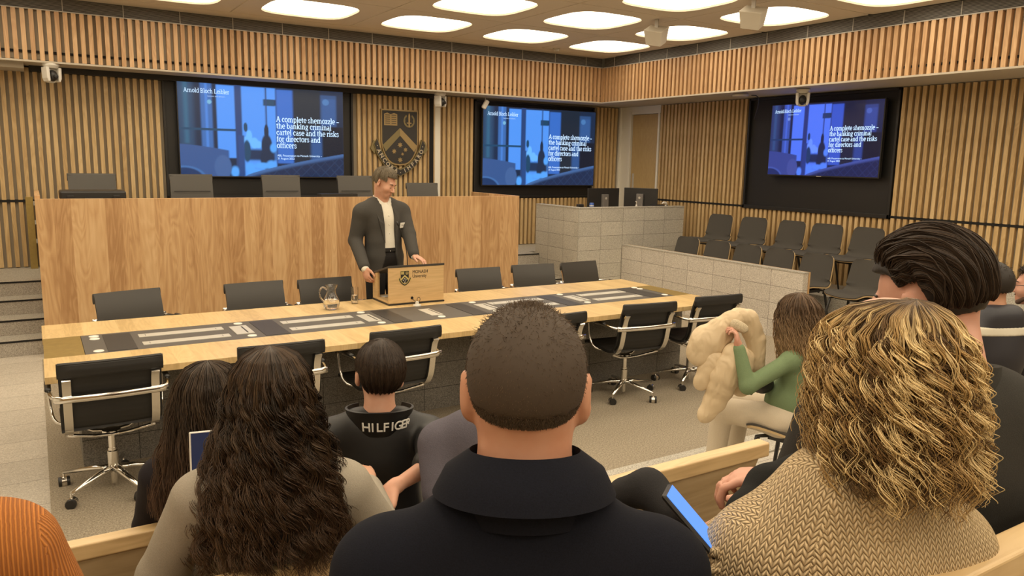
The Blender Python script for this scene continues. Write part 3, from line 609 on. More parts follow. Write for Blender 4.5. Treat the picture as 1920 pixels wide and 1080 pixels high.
# ------------------------------------------------------------------ office chairs
def lerp_profile(P, n):
    P = np.array(P, float); d = np.r_[0, np.cumsum(np.linalg.norm(np.diff(P, axis=0), axis=1))]
    for _ in range(3):                            # corner cutting keeps it smooth
        Q = [P[0]]
        for i in range(len(P)-1): Q += [P[i]*0.75+P[i+1]*0.25, P[i]*0.25+P[i+1]*0.75]
        Q.append(P[-1]); P = np.array(Q)
    d = np.r_[0, np.cumsum(np.linalg.norm(np.diff(P, axis=0), axis=1))]
    s = np.linspace(0, d[-1], n)
    return np.stack([np.interp(s, d, P[:, k]) for k in range(P.shape[1])], 1)
def office_chair(label, group, loc, rz, top=0.86, cover='mesh_fabric', width=0.50):
    t = thing('office_chair', label, 'chair', loc, rz, group)
    W = width/2; mat = M[cover]
    back = [(-0.17, 0.445), (-0.235, 0.50), (-0.26, 0.62), (-0.285, (top+0.62)/2), (-0.335, top)]
    seat = [(0.25, 0.435), (0.20, 0.462), (0.02, 0.44), (-0.12, 0.43), (-0.21, 0.455)]
    def sheet_of(prof, th, n=22, bow=0.0, edge=None):
        C = lerp_profile(prof, n); us = np.linspace(-W, W, 9)
        P = np.array([[(u, y+bow*(1-(u/W)**2), z) for u in us] for y, z in C])
        T = np.full((n, 9), th)
        if edge is not None: T[edge] = th*2.6; 
        b = MB(); b.sheet(P, T); return b
    obj('seat', sheet_of(seat, 0.022), mat, t, 'auto', angle=50)
    bk = obj('backrest', sheet_of(back, 0.016, bow=-0.012), mat, t, 'auto', angle=50)
    b = MB(); y0, z0 = back[-1]
    V = [(u, y0+0.002-0.012*(1-(u/W)**2), z0-0.04) for u in np.linspace(-W-0.006, W+0.006, 9)]
    b.tube(V, 0.0125, 10, flat=3.4); obj('bolster', b, mat, bk, True)
    for s in (-1, 1):
        prof = lerp_profile([(0.16, 0.425), (-0.05, 0.415), (-0.18, 0.42), (-0.255, 0.50), (-0.28, 0.62), (-0.305, (top+0.62)/2), (-0.335, top-0.085)], 26)
        b = MB(); P = [(s*(W-0.035), y-0.008, z-0.004) for y, z in prof]
        b.tube(P, np.r_[np.full(9, 0.009), np.full(17, 0.020)], 8, flat=0.45, up=(1, 0, 0)) if False else b.sheet(np.array([[(s*(W-0.035)-w_, p[1], p[2]), (s*(W-0.035)+w_, p[1], p[2])] for p, w_ in zip(P, np.r_[np.linspace(0.010, 0.02, 12), np.full(14, 0.021)])]), 0.014)
        obj('side_rail', b, M['chrome'], t, 'auto')
        b = MB(); b.tube(lerp_profile([(s*(W-0.03), -0.292, 0.655), (s*(W+0.035), -0.27, 0.655), (s*(W+0.05), -0.10, 0.665), (s*(W+0.05), 0.02, 0.655)], 14), 0.011, 8)
        a = obj('armrest', b, M['chrome'], t, True)
        b = MB(); b.tube(lerp_profile([(s*(W+0.05), -0.14, 0.672), (s*(W+0.05), -0.02, 0.675), (s*(W+0.05), 0.10, 0.665), (s*(W+0.05), 0.13, 0.64)], 10), 0.016, 8, flat=0.7); obj('arm_pad', b, M['black_plastic'], a, True)
        b = MB(); b.tube(lerp_profile([(s*(W+0.05), 0.12, 0.65), (s*(W+0.045), 0.10, 0.50), (s*(W+0.03), 0.04, 0.43), (s*(W-0.03), 0.02, 0.415)], 12), 0.009, 8); obj('arm_support', b, M['chrome'], a, True)
    b = MB(); P = np.array([(u, -0.298-0.022*(1-(u/(W+0.03))**2), 0.655+0.0*u) for u in np.linspace(-W-0.03, W+0.03, 13)])
    b.tube(P, 0.021, 8, flat=0.45, up=(0, 1, 0)); obj('cross_bar', b, M['chrome'], t, True)
    for yy in (-0.16, 0.10):
        b = MB(); b.tube([(-W+0.03, yy, 0.41), (-0.09, yy*0.4, 0.355), (0, yy*0.3, 0.345), (0.09, yy*0.4, 0.355), (W-0.03, yy, 0.41)], 0.014, 8, flat=0.7); obj('seat_stretcher', b, M['chrome'], t, True)
    b = MB(); b.lathe([(0.016, 0.03), (0.020, 0.032), (0.020, 0.33), (0.05, 0.345), (0.05, 0.36)], 16); obj('column', b, M['chrome'], t, 'auto')
    b = MB(); b.lathe([(0.030, 0.10), (0.030, 0.23), (0.024, 0.235), (0.024, 0.25)], 16); obj('column_sleeve', b, M['chrome'], t, 'auto')
    for k in range(5):
        a = 2*PI*k/5+0.07; c, s = math.cos(a), math.sin(a)
        b = MB(); b.tube([(c*0.0, s*0.0, 0.125), (c*0.10, s*0.10, 0.12), (c*0.30, s*0.30, 0.085)], [0.028, 0.022, 0.013], 8, flat=0.7); lg = obj('base_leg', b, M['chrome'], t, True)
        b = MB(); b.lathe([(0.007, 0.05), (0.007, 0.09)], 8, (c*0.30, s*0.30, 0)); obj('caster_stem', b, M['chrome'], lg)
        Mx = Matrix.Translation((c*0.30, s*0.30, 0.029)) @ Matrix.Rotation(a+0.6, 4, 'Z') @ Matrix.Rotation(PI/2, 4, 'Y')
        b = MB(); b.lathe([(0.027, -0.03), (0.029, -0.025), (0.029, 0.025), (0.027, 0.03)], 18, M=Mx); cs = obj('caster', b, M['black_plastic'], lg, 'auto')
        b = MB(); b.lathe([(0.0305, -0.013), (0.0305, 0.013)], 18, M=Mx); obj('caster_hood', b, M['chrome'], lg, 'auto')
    return t
G1 = 'office chairs drawn up to the near side of the table'
c0 = office_chair('black mesh office chair at the left end of the near table side', G1, (0.29, 4.86, 0), 0)
for x, y, rz, lab in ((1.20, 4.80, -0.03, 'black mesh office chair behind the two dark haired women, tucked under the table'),
                      (2.00, 4.84, 0.03, 'black mesh office chair behind the man with the lettered collar'),
                      (3.20, 4.80, 0.0, 'black mesh office chair mostly hidden behind the head in the navy coat'),
                      (4.17, 4.84, -0.12, 'black mesh office chair with full chrome star base left of the puffer coat'),
                      (4.96, 4.86, -0.1, 'black mesh office chair at the right table end behind the puffer coat')):
    dup(c0, loc=(x, y, 0), rz=rz, label=lab, group=G1)
G2 = 'office chairs on the far side of the table'
cf = office_chair('dark leather office chair on the far side at the left table end', G2, (0.66, 6.42, 0), PI+0.24, top=0.87, cover='leather')
for x, y, rz, lab in ((1.60, 6.44, PI+0.07, 'dark leather office chair on the far side, left of the water jug'),
                      (2.22, 6.42, PI+0.05, 'dark leather office chair behind the water jug'),
                      (3.81, 6.44, PI-0.03, 'dark leather office chair on the far side, just right of the lectern'),
                      (4.47, 6.46, PI-0.1, 'dark leather office chair at the right end of the wooden bench'),
                      (5.12, 6.44, PI+0.06, 'dark leather office chair in front of the granite counter corner')):
    dup(cf, loc=(x, y, 0), rz=rz, label=lab, group=G2)
G3 = 'high backed chairs behind the wooden bench'
cp = office_chair('high backed grey chair behind the bench, left of the tall display', G3, (0.56, 9.45, ZP), PI, top=1.13, cover='leather_grey', width=0.47)
for x, lab in ((1.595, 'high backed grey chair below the left part of the big left display'), (2.65, 'high backed grey chair below the right part of the big left display'), (3.62, 'high backed grey chair behind the bench, partly hidden by the speaker'), (4.60, 'lower grey chair behind the bench, below the right edge of the crest')):
    o = dup(cp, loc=(x, 9.45, ZP-(0.09 if x > 4.5 else 0.0)), rz=PI, label=lab, group=G3)
for o in [o for o in bpy.data.objects if o.get('group') == G3]:      # the seam across the backs
    b = MB(); b.box(-0.20, 0.20, -0.272, -0.262, 0.93, 0.937); obj('back_seam', b, M['dark_gap'], o)

# ------------------------------------------------------------------ shell chairs of the jury seats
def shell_chair(label, group, loc, rz):
    t = thing('shell_chair', label, 'chair', loc, rz, group)
    C = lerp_profile([(0.23, 0.42), (0.19, 0.455), (0.0, 0.44), (-0.14, 0.42), (-0.20, 0.47), (-0.235, 0.60), (-0.28, 0.80)], 30)
    def grid(half, y_off, z_off, n0, n1):
        rows = []
        k = n1-n0
        for i in range(n0, n1):
            f = (i-n0)/(k-1); e = min(1, min(f, 1-f)/0.10); w = half*(0.80+0.20*math.sqrt(max(0, 1-(1-e)**2)))
            if f > 0.5: w *= 1-0.10*(f-0.5)*2
            y, z = C[i]
            rows.append([(u*w, y+y_off+0.03*(u*u)*(1 if z > 0.5 else 0), z+z_off+0.018*(u*u)*(0 if z > 0.52 else 1)) for u in np.linspace(-1, 1, 11)])
        return np.array(rows)
    b = MB(); b.sheet(grid(0.235, 0, 0, 0, 30), 0.012); sh = obj('shell', b, M['ply'], t, 'auto', angle=50)
    b = MB(); b.sheet(grid(0.228, 0.010, 0.010, 0, 30), 0.010); obj('upholstery', b, M['felt'], t, 'auto', angle=50)
    b = MB(); b.box(-0.15, 0.15, -0.12, 0.12, 0.385, 0.42); obj('underframe', b, M['black_metal'], t, bevel=0.004)
    for sx in (-1, 1):
        for sy in (-1, 1):
            b = MB(); b.tube([(sx*0.13, sy*0.10, 0.41), (sx*0.17, sy*0.17, 0.395), (sx*0.22, sy*0.225, 0.0)], [0.014, 0.016, 0.010], 8); obj('leg', b, M['black_metal'], t, True)
    return t
G4 = 'dark grey shell chairs of the upper row by the slatted wall'; G5 = 'dark grey shell chairs of the lower row behind the granite wall'
ords = ['first', 'second', 'third', 'fourth', 'fifth', 'sixth']
s0 = None
for k, y in enumerate((7.86, 7.24, 6.63, 6.07, 5.53, 4.98)):
    lab = 'dark grey shell chair, upper row against the slats, %s from the granite counter' % ords[k]
    if s0 is None: s0 = shell_chair(lab, G4, (8.27, y, 0.45), PI/2+0.06)
    else: dup(s0, loc=(8.27, y, 0.45), rz=PI/2+0.06*(1 if k % 2 else -1)+0.03, label=lab, group=G4)
for k, y in enumerate((7.80, 7.24, 6.72, 6.22, 5.68, 5.02)):
    lab = 'dark grey shell chair, lower row behind the granite wall, %s from the counter' % ords[k]
    dup(s0, loc=(7.56, y, 0.15), rz=PI/2, label=lab, group=G5)
dup(s0, loc=(3.69, 2.72, 0.012), rz=0.28, label='dark grey shell chair with pale wood edge under the woman in green', group='shell chairs near the benches')

# ------------------------------------------------------------------ slide shown on the displays
SWN, SHN = 230, 130
def sstep(a, b, x): 
    q = np.clip((x-a)/(b-a), 0, 1); return q*q*(3-2*q)
def rrect(u, v, x0, x1, y0, y1, s=0.006):
    return sstep(x0-s, x0+s, u)*(1-sstep(x1-s, x1+s, u))*sstep(y0-s, y0+s, v)*(1-sstep(y1-s, y1+s, v))
def oval(u, v, cx, cy, rx, ry, s=0.15):
    d = np.sqrt(((u-cx)/rx)**2+((v-cy)/ry)**2); return 1-sstep(1-s, 1+s, d)
def slide():
    u, v = np.meshgrid(np.linspace(0, 1, SWN), np.linspace(0, 1, SHN), indexing='ij')
    C = np.zeros((SWN, SHN, 3)); C[:] = (0.010, 0.022, 0.055)
    def put(m, c): 
        nonlocal C
        C = C*(1-m[..., None])+np.array(c)*m[..., None]
    BR = (0.075, 0.27, 0.80); MD = (0.035, 0.135, 0.50); TL = (0.012, 0.055, 0.12)
    put(rrect(u, v, 0.0, 0.085, 0, 0.72, 0.02), (0.022, 0.06, 0.13)); put(rrect(u, v, 0.03, 0.055, 0, 0.65, 0.012), (0.03, 0.11, 0.2))
    put(rrect(u, v, 0.125, 0.19, 0, 0.80, 0.008), (0.04, 0.13, 0.38)); put(rrect(u, v, 0.15, 0.165, 0, 0.8, 0.006), (0.06, 0.2, 0.6))
    put(rrect(u, v, 0.215, 0.325, 0.02, 0.80, 0.006), BR)
    put(rrect(u, v, 0.32, 0.36, 0, 1, 0.006), (0.02, 0.05, 0.16))
    put(rrect(u, v, 0.36, 0.50, 0.02, 1.0, 0.006), BR); put(rrect(u, v, 0.50, 0.565, 0.02, 0.145, 0.006), BR)
    put(rrect(u, v, 0.50, 0.565, 0.21, 1.0, 0.006), BR); put(rrect(u, v, 0.49, 0.56, 0.145, 0.215, 0.006), TL)
    put(rrect(u, v, 0.503, 0.511, 0, 0.6, 0.003), (0.02, 0.05, 0.15))
    put(rrect(u, v, 0.57, 0.675, 0.03, 0.85, 0.01), MD); put(rrect(u, v, 0.675, 0.85, 0.0, 1, 0.012), (0.012, 0.020, 0.035))
    put(rrect(u, v, 0.85, 0.955, 0.06, 0.42, 0.01), (0.025, 0.07, 0.19)); put(rrect(u, v, 0.86, 0.95, 0.10, 0.40, 0.01), (0.03, 0.09, 0.26)); put(oval(u, v, 0.885, 0.14, 0.022, 0.035), (0.06, 0.17, 0.40))
    put(rrect(u, v, 0.785, 0.86, 0.42, 0.98, 0.015), (0.025, 0.08, 0.24)*np.array(1.0) if False else (0.025, 0.08, 0.24)); put(rrect(u, v, 0.86, 1.0, 0.42, 1, 0.01), (0.006, 0.010, 0.022))
    put(rrect(u, v, 0, 0.325, 0.485, 0.51, 0.004), TL)
    put(oval(u, v, 0.175, 0.205, 0.013, 0.022), (0.16, 0.4, 0.6))
    for cx, cy, rx, ry in ((0.385, 0.60, 0.022, 0.04), (0.40, 0.56, 0.018, 0.07), (0.43, 0.63, 0.025, 0.06), (0.455, 0.645, 0.02, 0.04)): put(oval(u, v, cx, cy, rx, ry), (0.13, 0.42, 0.95))
    put(rrect(u, v, 0.37, 0.56, 0.70, 0.82, 0.02), (0.012, 0.03, 0.08))
    put(oval(u, v, 0.38, 0.46, 0.012, 0.05), TL); put(oval(u, v, 0.385, 0.72, 0.022, 0.12), TL)
    put(oval(u, v, 0.505, 0.50, 0.014, 0.08), (0.012, 0.025, 0.06)); put(oval(u, v, 0.505, 0.66, 0.033, 0.13), (0.012, 0.025, 0.06)); put(oval(u, v, 0.505, 0.80, 0.042, 0.12), (0.012, 0.025, 0.06))
    for cx, cy, rx, ry in ((0.545, 0.68, 0.02, 0.05), (0.475, 0.88, 0.05, 0.035), (0.40, 0.90, 0.03, 0.05), (0.53, 0.87, 0.03, 0.05), (0.43, 0.96, 0.05, 0.04), (0.31, 0.95, 0.025, 0.06), (0.555, 0.93, 0.03, 0.04)): put(oval(u, v, cx, cy, rx, ry, 0.35), (0.08, 0.33, 0.85))
    put(rrect(u, v, 0.335, 0.37, 0.55, 1, 0.006), (0.02, 0.06, 0.2))
    arm = sstep(0, 0.01, v-(0.655+0.35*np.clip(u, 0, 1)**1.6+0.05*u))*(1-sstep(0.27, 0.285, u)); put(arm, (0.035, 0.085, 0.24))
    put(oval(u, v, 0.24, 0.90, 0.05, 0.13, 0.1), (0.05, 0.11, 0.28))
    put(oval(u, v, 0.02, 1.04, 0.125, 0.15, 0.05), (0.05, 0.14, 0.36)); put(oval(u, v, 0.02, 1.06, 0.115, 0.15, 0.05), (0.012, 0.035, 0.11))
    edge = 1.0-0.27*np.clip((u-0.37)/0.63, 0, 1)**0.75
    put(sstep(-0.004, 0.004, v-edge)*(u > 0.37), (0.05, 0.12, 0.30)); put(sstep(0.012, 0.06, v-edge)*(u > 0.37), (0.010, 0.022, 0.065))
    hatch = ((np.abs(((u*16+v*9) % 1)-0.5) < 0.06) | (np.abs(((u*16-v*9) % 1)-0.5) < 0.06))*sstep(0.03, 0.05, v-edge)*(u > 0.45)
    put(hatch*0.6, (0.02, 0.045, 0.11))
    return C
def screen_mesh():
    me = bpy.data.meshes.new('screen'); C = slide()
    us = np.linspace(0, 1, SWN); vs = np.linspace(0, 1, SHN)
    V = [(a-0.5, 0, 0.5-b_) for a in us for b_ in vs]
    Fs = [(i*SHN+j, (i+1)*SHN+j, (i+1)*SHN+j+1, i*SHN+j+1) for i in range(SWN-1) for j in range(SHN-1)]
    Fs = [f[::-1] for f in Fs]
    me.from_pydata(V, [], Fs)
    ca = me.color_attributes.new(name='Col', type='FLOAT_COLOR', domain='POINT')
    ca.data.foreach_set('color', np.concatenate([C.reshape(-1, 3), np.ones((SWN*SHN, 1))], 1).ravel())
    return me
SME = screen_mesh()
def screen_mat(name, strength, tint):
    t = NT(name); a = t.n('ShaderNodeAttribute', attribute_name='Col'); t.set(base=(0.004, 0.004, 0.005), rough=0.25)
    t.l(t.mix(1.0, a.outputs['Color'], tint, 'MULTIPLY'), t.b.inputs['Emission Color']); t.b.inputs['Emission Strength'].default_value = strength; return t.m
def display(label, loc, rz, w, h, mat, txt, dim, tilt=0.0, small=False):
    t = thing('wall_display', label, 'television', loc, rz, 'wall displays showing the same slide')
    t.rotation_euler[0] = tilt
    b = MB(); b.box(-w/2-0.012, w/2+0.012, 0.004, 0.055, -h/2-0.016, h/2+0.012); obj('housing', b, M['black_plastic'], t, bevel=0.004)
    b = MB(); b.box(-w*0.2, w*0.2, 0.055, 0.10 if not small else 0.085, -h*0.2, h*0.2); obj('wall_bracket', b, M['black_metal'], t)
    s = bpy.data.objects.new('screen', SME); COL.objects.link(s); s.parent = t; s.scale = (w, 1, h); s.location = (0, 0.002, 0)
    if not SME.materials: SME.materials.append(mat)
    s.material_slots[0].link = 'OBJECT'; s.material_slots[0].material = mat
    R = (PI/2, 0, 0); y = -0.002
    X = lambda u: (u-0.5)*w
    Z = lambda v: (0.5-v)*h
    serif('lettering', 'Arnold Bloch Leibler', h*0.066, txt, t, (X(0.034), y, Z(0.115)), width=w*0.252/(h*0.066*9.08), bold=1.15)
    text('lettering', 'Lawyers and advisers', h*0.024, dim, t, (X(0.165), y, Z(0.152)), R, ext=0.0003, sx=0.9)
    for k, ln in enumerate(('A complete shemozzle \u2013', 'the banking criminal', 'cartel case and the risks', 'for directors and', 'officers')):
        serif('lettering', ln, h*0.088, txt, t, (X(0.566), y, Z(0.385+0.073*k)), width=w*0.400/(h*0.088*10.55), bold=1.45)
    text('lettering', 'ABL Presentation to Monash University \u2013', h*0.033, txt, t, (X(0.568), y, Z(0.772)), R, off=0.0, ext=0.0003, sx=0.93)
    text('lettering', '31 August 2022', h*0.033, txt, t, (X(0.568), y, Z(0.806)), R, off=0.0, ext=0.0003, sx=0.93)
    if small:
        b = MB(); b.box(-0.035, 0.035, -0.002, 0.004, -h/2-0.013, -h/2-0.006); obj('maker_badge', b, M['steel'], t)
    return t
ma = screen_mat('screen_glow', 0.86, (1, 1, 1)); mb_ = screen_mat('screen_glow_right', 0.76, (1.05, 0.66, 1.15))
display('large wall display glowing with a blue slide, left of the crest', (2.685, YB-0.12, 2.285), 0, 2.15, 1.185, ma, M['text_white'], M['text_dim'])
display('wall display with the blue slide, right of the crest above the granite counter', (7.125, YB-0.12, 2.20), 0, 2.20, 1.225, ma, M['text_white'], M['text_dim'])
display('smaller wall display with the blue slide inside the black panel on the right wall', (XR-0.155, 6.47, 2.325), -PI/2, 1.66, 0.935, mb_, M['text_white'], M['text_dim'], small=True)

# ------------------------------------------------------------------ crest
M['crest_gold'] = plain('crest_gold', (0.36, 0.26, 0.12), 0.45, 0.5)
M['crest_gold_dim'] = plain('crest_gold_dim', (0.23, 0.185, 0.085), 0.5, 0.4)
M['crest_black'] = plain('crest_black', (0.028, 0.025, 0.022), 0.5)
def star_poly(cx, cz, r, n=7, k=0.5):
    return [(cx+(r if i % 2 == 0 else r*k)*math.sin(PI*i/n), cz+(r if i % 2 == 0 else r*k)*math.cos(PI*i/n)) for i in range(2*n)]
def shield_poly(s=1.0, n=10, top=0.5, w=0.34, low=-0.44, shoulder=-0.02):
    L = [(-w, top)]+[(-w*math.cos(PI/2*q)**0.75 if q < 1 else 0, shoulder+(low-shoulder)*math.sin(PI/2*q)**1.25) for q in np.linspace(0, 1, n)]
    P = L+[(-x, z) for x, z in L[:-1][::-1]]
    c = (0, 0.06); return [((x-c[0])*s+c[0], (z-c[1])*s+c[1]) for x, z in P]
def crest(name, label, cat, loc, S, parent=None, gold=None, black=None, gold2=None, D=0.03, txt=True, starmat=None):
    if parent is None: t = thing(name, label, cat, loc)
    else: t = bpy.data.objects.new(name, None); COL.objects.link(t); t.parent = parent; t.location = loc
    gold = gold or M['crest_gold']; black = black or M['crest_black']; gold2 = gold2 or gold
    q = lambda P: [(x*S, z*S) for x, z in P]
    def put(nm, polys, d0, d1, mat, par=None):
        r = None
        for P in polys:
            b = MB(); b.prism(q(P), -d1*D, -d0*D, 'y'); r = obj(nm, b, mat, par or t)
        return r
    sh = put('shield_border', [shield_poly(1.0)], 0, 1, gold)
    put('shield_field', [shield_poly(0.945)], 0.9, 1.15, black, sh)
    # chevron
    A, B, C_, D_ = (-0.318, -0.13), (0, 0.19), (0.318, -0.13), (0, 0.055)
    put('chevron', [[(-0.318, -0.10), (0, 0.195), (0, 0.065), (-0.262, -0.205)]], 1.1, 1.3, gold2, sh)
    put('chevron', [[(0.318, -0.10), (0.262, -0.205), (0, 0.065), (0, 0.195)]], 1.1, 1.3, gold, sh)
    for cx, cz, r in ((0, -0.09, 0.05), (0.10, -0.17, 0.042), (-0.11, -0.20, 0.047), (0.045, -0.245, 0.03), (0, -0.345, 0.05)):
        put('star', [star_poly(cx, cz, r)], 1.1, 1.35, starmat or gold, sh)
    # open book
    bk = put('book', [[(-0.29, 0.23), (-0.05, 0.23), (-0.05, 0.42), (-0.11, 0.44), (-0.17, 0.415), (-0.23, 0.44), (-0.29, 0.42)]], 1.1, 1.3, gold, sh)
    for k in range(5):
        z = 0.26+0.034*k
        put('book_line', [[(-0.27, z), (-0.185, z), (-0.185, z+0.010), (-0.27, z+0.010)]], 1.3, 1.4, black, bk); put('book_line', [[(-0.155, z), (-0.07, z), (-0.07, z+0.010), (-0.155, z+0.010)]], 1.3, 1.4, black, bk)
    # sword in a laurel wreath
    sw = put('sword', [[(0.155, 0.22), (0.17, 0.205), (0.185, 0.22), (0.183, 0.27), (0.215, 0.275), (0.215, 0.29), (0.185, 0.292), (0.188, 0.41), (0.17, 0.455), (0.152, 0.41), (0.155, 0.292), (0.125, 0.29), (0.125, 0.275), (0.157, 0.27)]], 1.1, 1.35, gold, sh)
    for s in (-1, 1):
        P = []
        for a in np.linspace(-1.45, 1.05, 12): P.append((0.17+s*0.105*math.cos(a), 0.32+0.115*math.sin(a)))
        for a in np.linspace(1.05, -1.45, 12): P.append((0.17+s*(0.075-0.006*math.cos(9*a))*math.cos(a), 0.32+0.088*math.sin(a)))
        put('wreath', [P], 1.1, 1.3, gold2, sh)
    # ribbon with motto
    def arc(r0, r1, a0, a1, cz, n=22, sx=1.0):
        P = [(sx*r0*math.sin(a), cz-r0*math.cos(a)) for a in np.linspace(a0, a1, n)]+[(sx*r1*math.sin(a), cz-r1*math.cos(a)) for a in np.linspace(a1, a0, n)]
        return P
    rb = []
    def rib(off, up):     # a V-bottomed ribbon following the shield
        O = [(-0.475, -0.10), (-0.42, -0.26), (-0.30, -0.43), (-0.16, -0.545), (0, -0.625)]
        O = O+[(-x, z) for x, z in O[:-1][::-1]]
        return O
    Oo = np.array(rib(0, 0)); Oi = Oo.copy(); Oi[:, 1] += 0.11; Oi[:, 0] *= 0.86; Oi[4, 1] = -0.50
    ro = put('ribbon', [[tuple(p) for p in Oo]+[tuple(p) for p in Oi[::-1]]], 0.2, 1.5, gold2)
    Po = Oo.copy(); Pi = Oi.copy(); Po = Oo*0.88+Oi*0.12; Pi = Oo*0.14+Oi*0.86
    put('ribbon_face', [[tuple(p) for p in Po]+[tuple(p) for p in Pi[::-1]]], 1.4, 1.7, black, ro)
    for s in (-1, 1):
        put('ribbon_end', [[(s*0.40, -0.09), (s*0.475, -0.02), (s*0.53, -0.16), (s*0.46, -0.25)]], 0.0, 1.0, gold2, ro)
    if txt:
        word = '\u00b7ANCORA\u00b7IMPARO\u00b7'; n = len(word); mid = (Oo+Oi)/2
        d = np.r_[0, np.cumsum(np.linalg.norm(np.diff(mid, axis=0), axis=1))]
        for k, ch in enumerate(word):
            s_ = d[-1]*(0.05+0.90*k/(n-1)); x = np.interp(s_, d, mid[:, 0]); z = np.interp(s_, d, mid[:, 1])
            e = 0.04; x2 = np.interp(s_+e, d, mid[:, 0]); z2 = np.interp(s_+e, d, mid[:, 1]); x1 = np.interp(s_-e, d, mid[:, 0]); z1 = np.interp(s_-e, d, mid[:, 1])
            a = math.atan2(z2-z1, x2-x1); h = 0.095*S
            text('letter', ch, h, M['crest_letter'], ro, ((x+0.030*math.sin(a))*S, -1.75*D, (z-0.030*math.cos(a))*S), (PI/2, -a, 0), 'CENTER', ext=0.0006*S, off=0.002*S)
    return t
M['crest_letter'] = plain('crest_letter', (0.55, 0.47, 0.34), 0.5, 0.3)
crest('wall_crest', 'black and gold shield crest with motto ribbon on the slatted wall', 'crest', (4.635, YB-0.055, 2.245), 0.86, gold2=M['crest_gold_dim'], D=0.03)

# ------------------------------------------------------------------ lectern, jug, glass
t = thing('tabletop_lectern', 'pale oak tabletop lectern with black top and university crest', 'lectern', (2.715, 5.87, TZ))
W2 = 0.255
b = MB(); b.box(-W2, W2, 0.0, 0.022, 0.014, 0.318); obj('front_panel', b, M['lectern_wood'], t, bevel=0.002)
b = MB(); b.box(-W2, W2, 0.022, 0.36, 0.014, 0.034); obj('bottom_shelf', b, M['lectern_wood'], t, bevel=0.002)
b = MB(); b.prism([(0.022, 0.034), (0.36, 0.034), (0.36, 0.225), (0.022, 0.315)], W2-0.02, W2, 'x'); obj('side_panel', b, M['lectern_wood'], t, bevel=0.001)
b = MB(); b.prism([(0.25, 0.034), (0.36, 0.034), (0.36, 0.225), (0.25, 0.25)], -W2, -W2+0.02, 'x'); obj('side_panel', b, M['lectern_wood'], t, bevel=0.001)
b = MB(); b.prism([(-0.004, 0.319), (0.38, 0.219), (0.38, 0.236), (-0.004, 0.337)], -W2-0.004, W2+0.004, 'x'); obj('reading_top', b, M['leather'], t, bevel=0.002)
b = MB(); b.box(-W2-0.004, W2+0.004, -0.006, 0.36, 0.0, 0.014); obj('base_mat', b, M['black_plastic'], t)
M['logo_gold'] = plain('logo_gold', (0.55, 0.45, 0.16), 0.5); M['logo_white'] = plain('logo_white', (0.8, 0.78, 0.72), 0.5); M['logo_black'] = plain('logo_black', (0.02, 0.018, 0.016), 0.5)
crest('crest_mark', None, None, (-0.112, -0.0005, 0.232), 0.115, parent=t, gold=M['logo_gold'], black=M['logo_black'], D=0.0016, txt=False, starmat=M['logo_white'])
text('lettering', 'MONASH', 0.040, M['logo_black'], t, (-0.042, -0.001, 0.262), (PI/2, 0, 0), off=0.0, ext=0.0006, sx=0.86)
text('lettering', 'University', 0.040, M['logo_black'], t, (-0.042, -0.001, 0.226), (PI/2, 0, 0), ext=0.0006, sx=0.80)
b = MB(); b.lathe([(0.0125, -0.004), (0.0125, 0.003)], 16, M=Matrix.Translation((-0.045, 0, 0.052)) @ Matrix.Rotation(PI/2, 4, 'X')); obj('cable_hole', b, M['dark_gap'], t)
b = MB(); b.tube(lerp_profile([(-0.045, -0.004, 0.05), (-0.038, -0.03, 0.03), (-0.03, -0.07, 0.03)], 10), 0.0025, 6); b.tube(lerp_profile([(-0.03, -0.07, 0.03), (-0.02, -0.05, 0.06), (0.01, -0.035, 0.062), (0.015, -0.04, 0.035), (-0.02, -0.07, 0.028)], 14), 0.0025, 6); obj('cable', b, M['black_plastic'], t, True)
b = MB(); b.lathe([(0.035, -0.002), (0.034, 0.006), (0.016, 0.008), (0.014, 0.032), (0.010, 0.034)], 18, (2.68, 5.79, TZ)); tag(obj('cable_port', b, M['white_plastic'], None, 'auto'), 'white round cable port in the table top in front of the lectern', 'cable port')
t = thing('gooseneck_microphone', 'thin black gooseneck microphone standing behind the lectern top', 'microphone', (2.70, 6.03, TZ+0.29))
b = MB(); b.lathe([(0.018, -0.02), (0.018, 0.006), (0.012, 0.014)], 14); obj('microphone_base', b, M['white_plastic'], t, 'auto')
b = MB(); b.tube(lerp_profile([(0, 0, 0.01), (-0.005, 0, 0.15), (-0.05, 0.0, 0.30), (-0.09, -0.01, 0.37)], 16), 0.004, 6); obj('gooseneck', b, M['black_metal'], t, True)
b = MB(); b.tube([(-0.085, -0.01, 0.362), (-0.105, -0.015, 0.40)], 0.008, 8); obj('microphone_capsule', b, M['black_metal'], t, True)
t = thing('water_jug', 'round glass water jug with curled handle, half full, left of the lectern', 'jug', (1.985, 5.93, TZ))
JP = [(0.040, 0.0), (0.062, 0.012), (0.070, 0.045), (0.066, 0.075), (0.046, 0.115), (0.036, 0.145), (0.037, 0.175), (0.045, 0.20)]
def wall_prof(P, th): return [(r, z) for r, z in P]+[(r-th, z+(0.003 if i == 0 else 0)) for i, (r, z) in list(enumerate(P))[::-1]]
b = MB(); pr = wall_prof(JP, 0.003); n_ = 28; V = []
def open_lathe(prof, n=28, c=(0, 0, 0), spout=0):
    b = MB(); V = []
    for r, z in prof:
        for i in range(n):
            a = 2*PI*i/n; rr = r*(1+(0.25*max(0, math.cos(a))**6 if spout and z > 0.17 else 0)); V.append((c[0]+rr*math.cos(a), c[1]+rr*math.sin(a), c[2]+z))
    k = len(prof); Fs = [(j*n+i, j*n+(i+1) % n, (j+1)*n+(i+1) % n, (j+1)*n+i) for j in range(k-1) for i in range(n)]+[tuple(range(n))[::-1], tuple(range((k-1)*n, k*n))]
    return b.add(V, Fs)
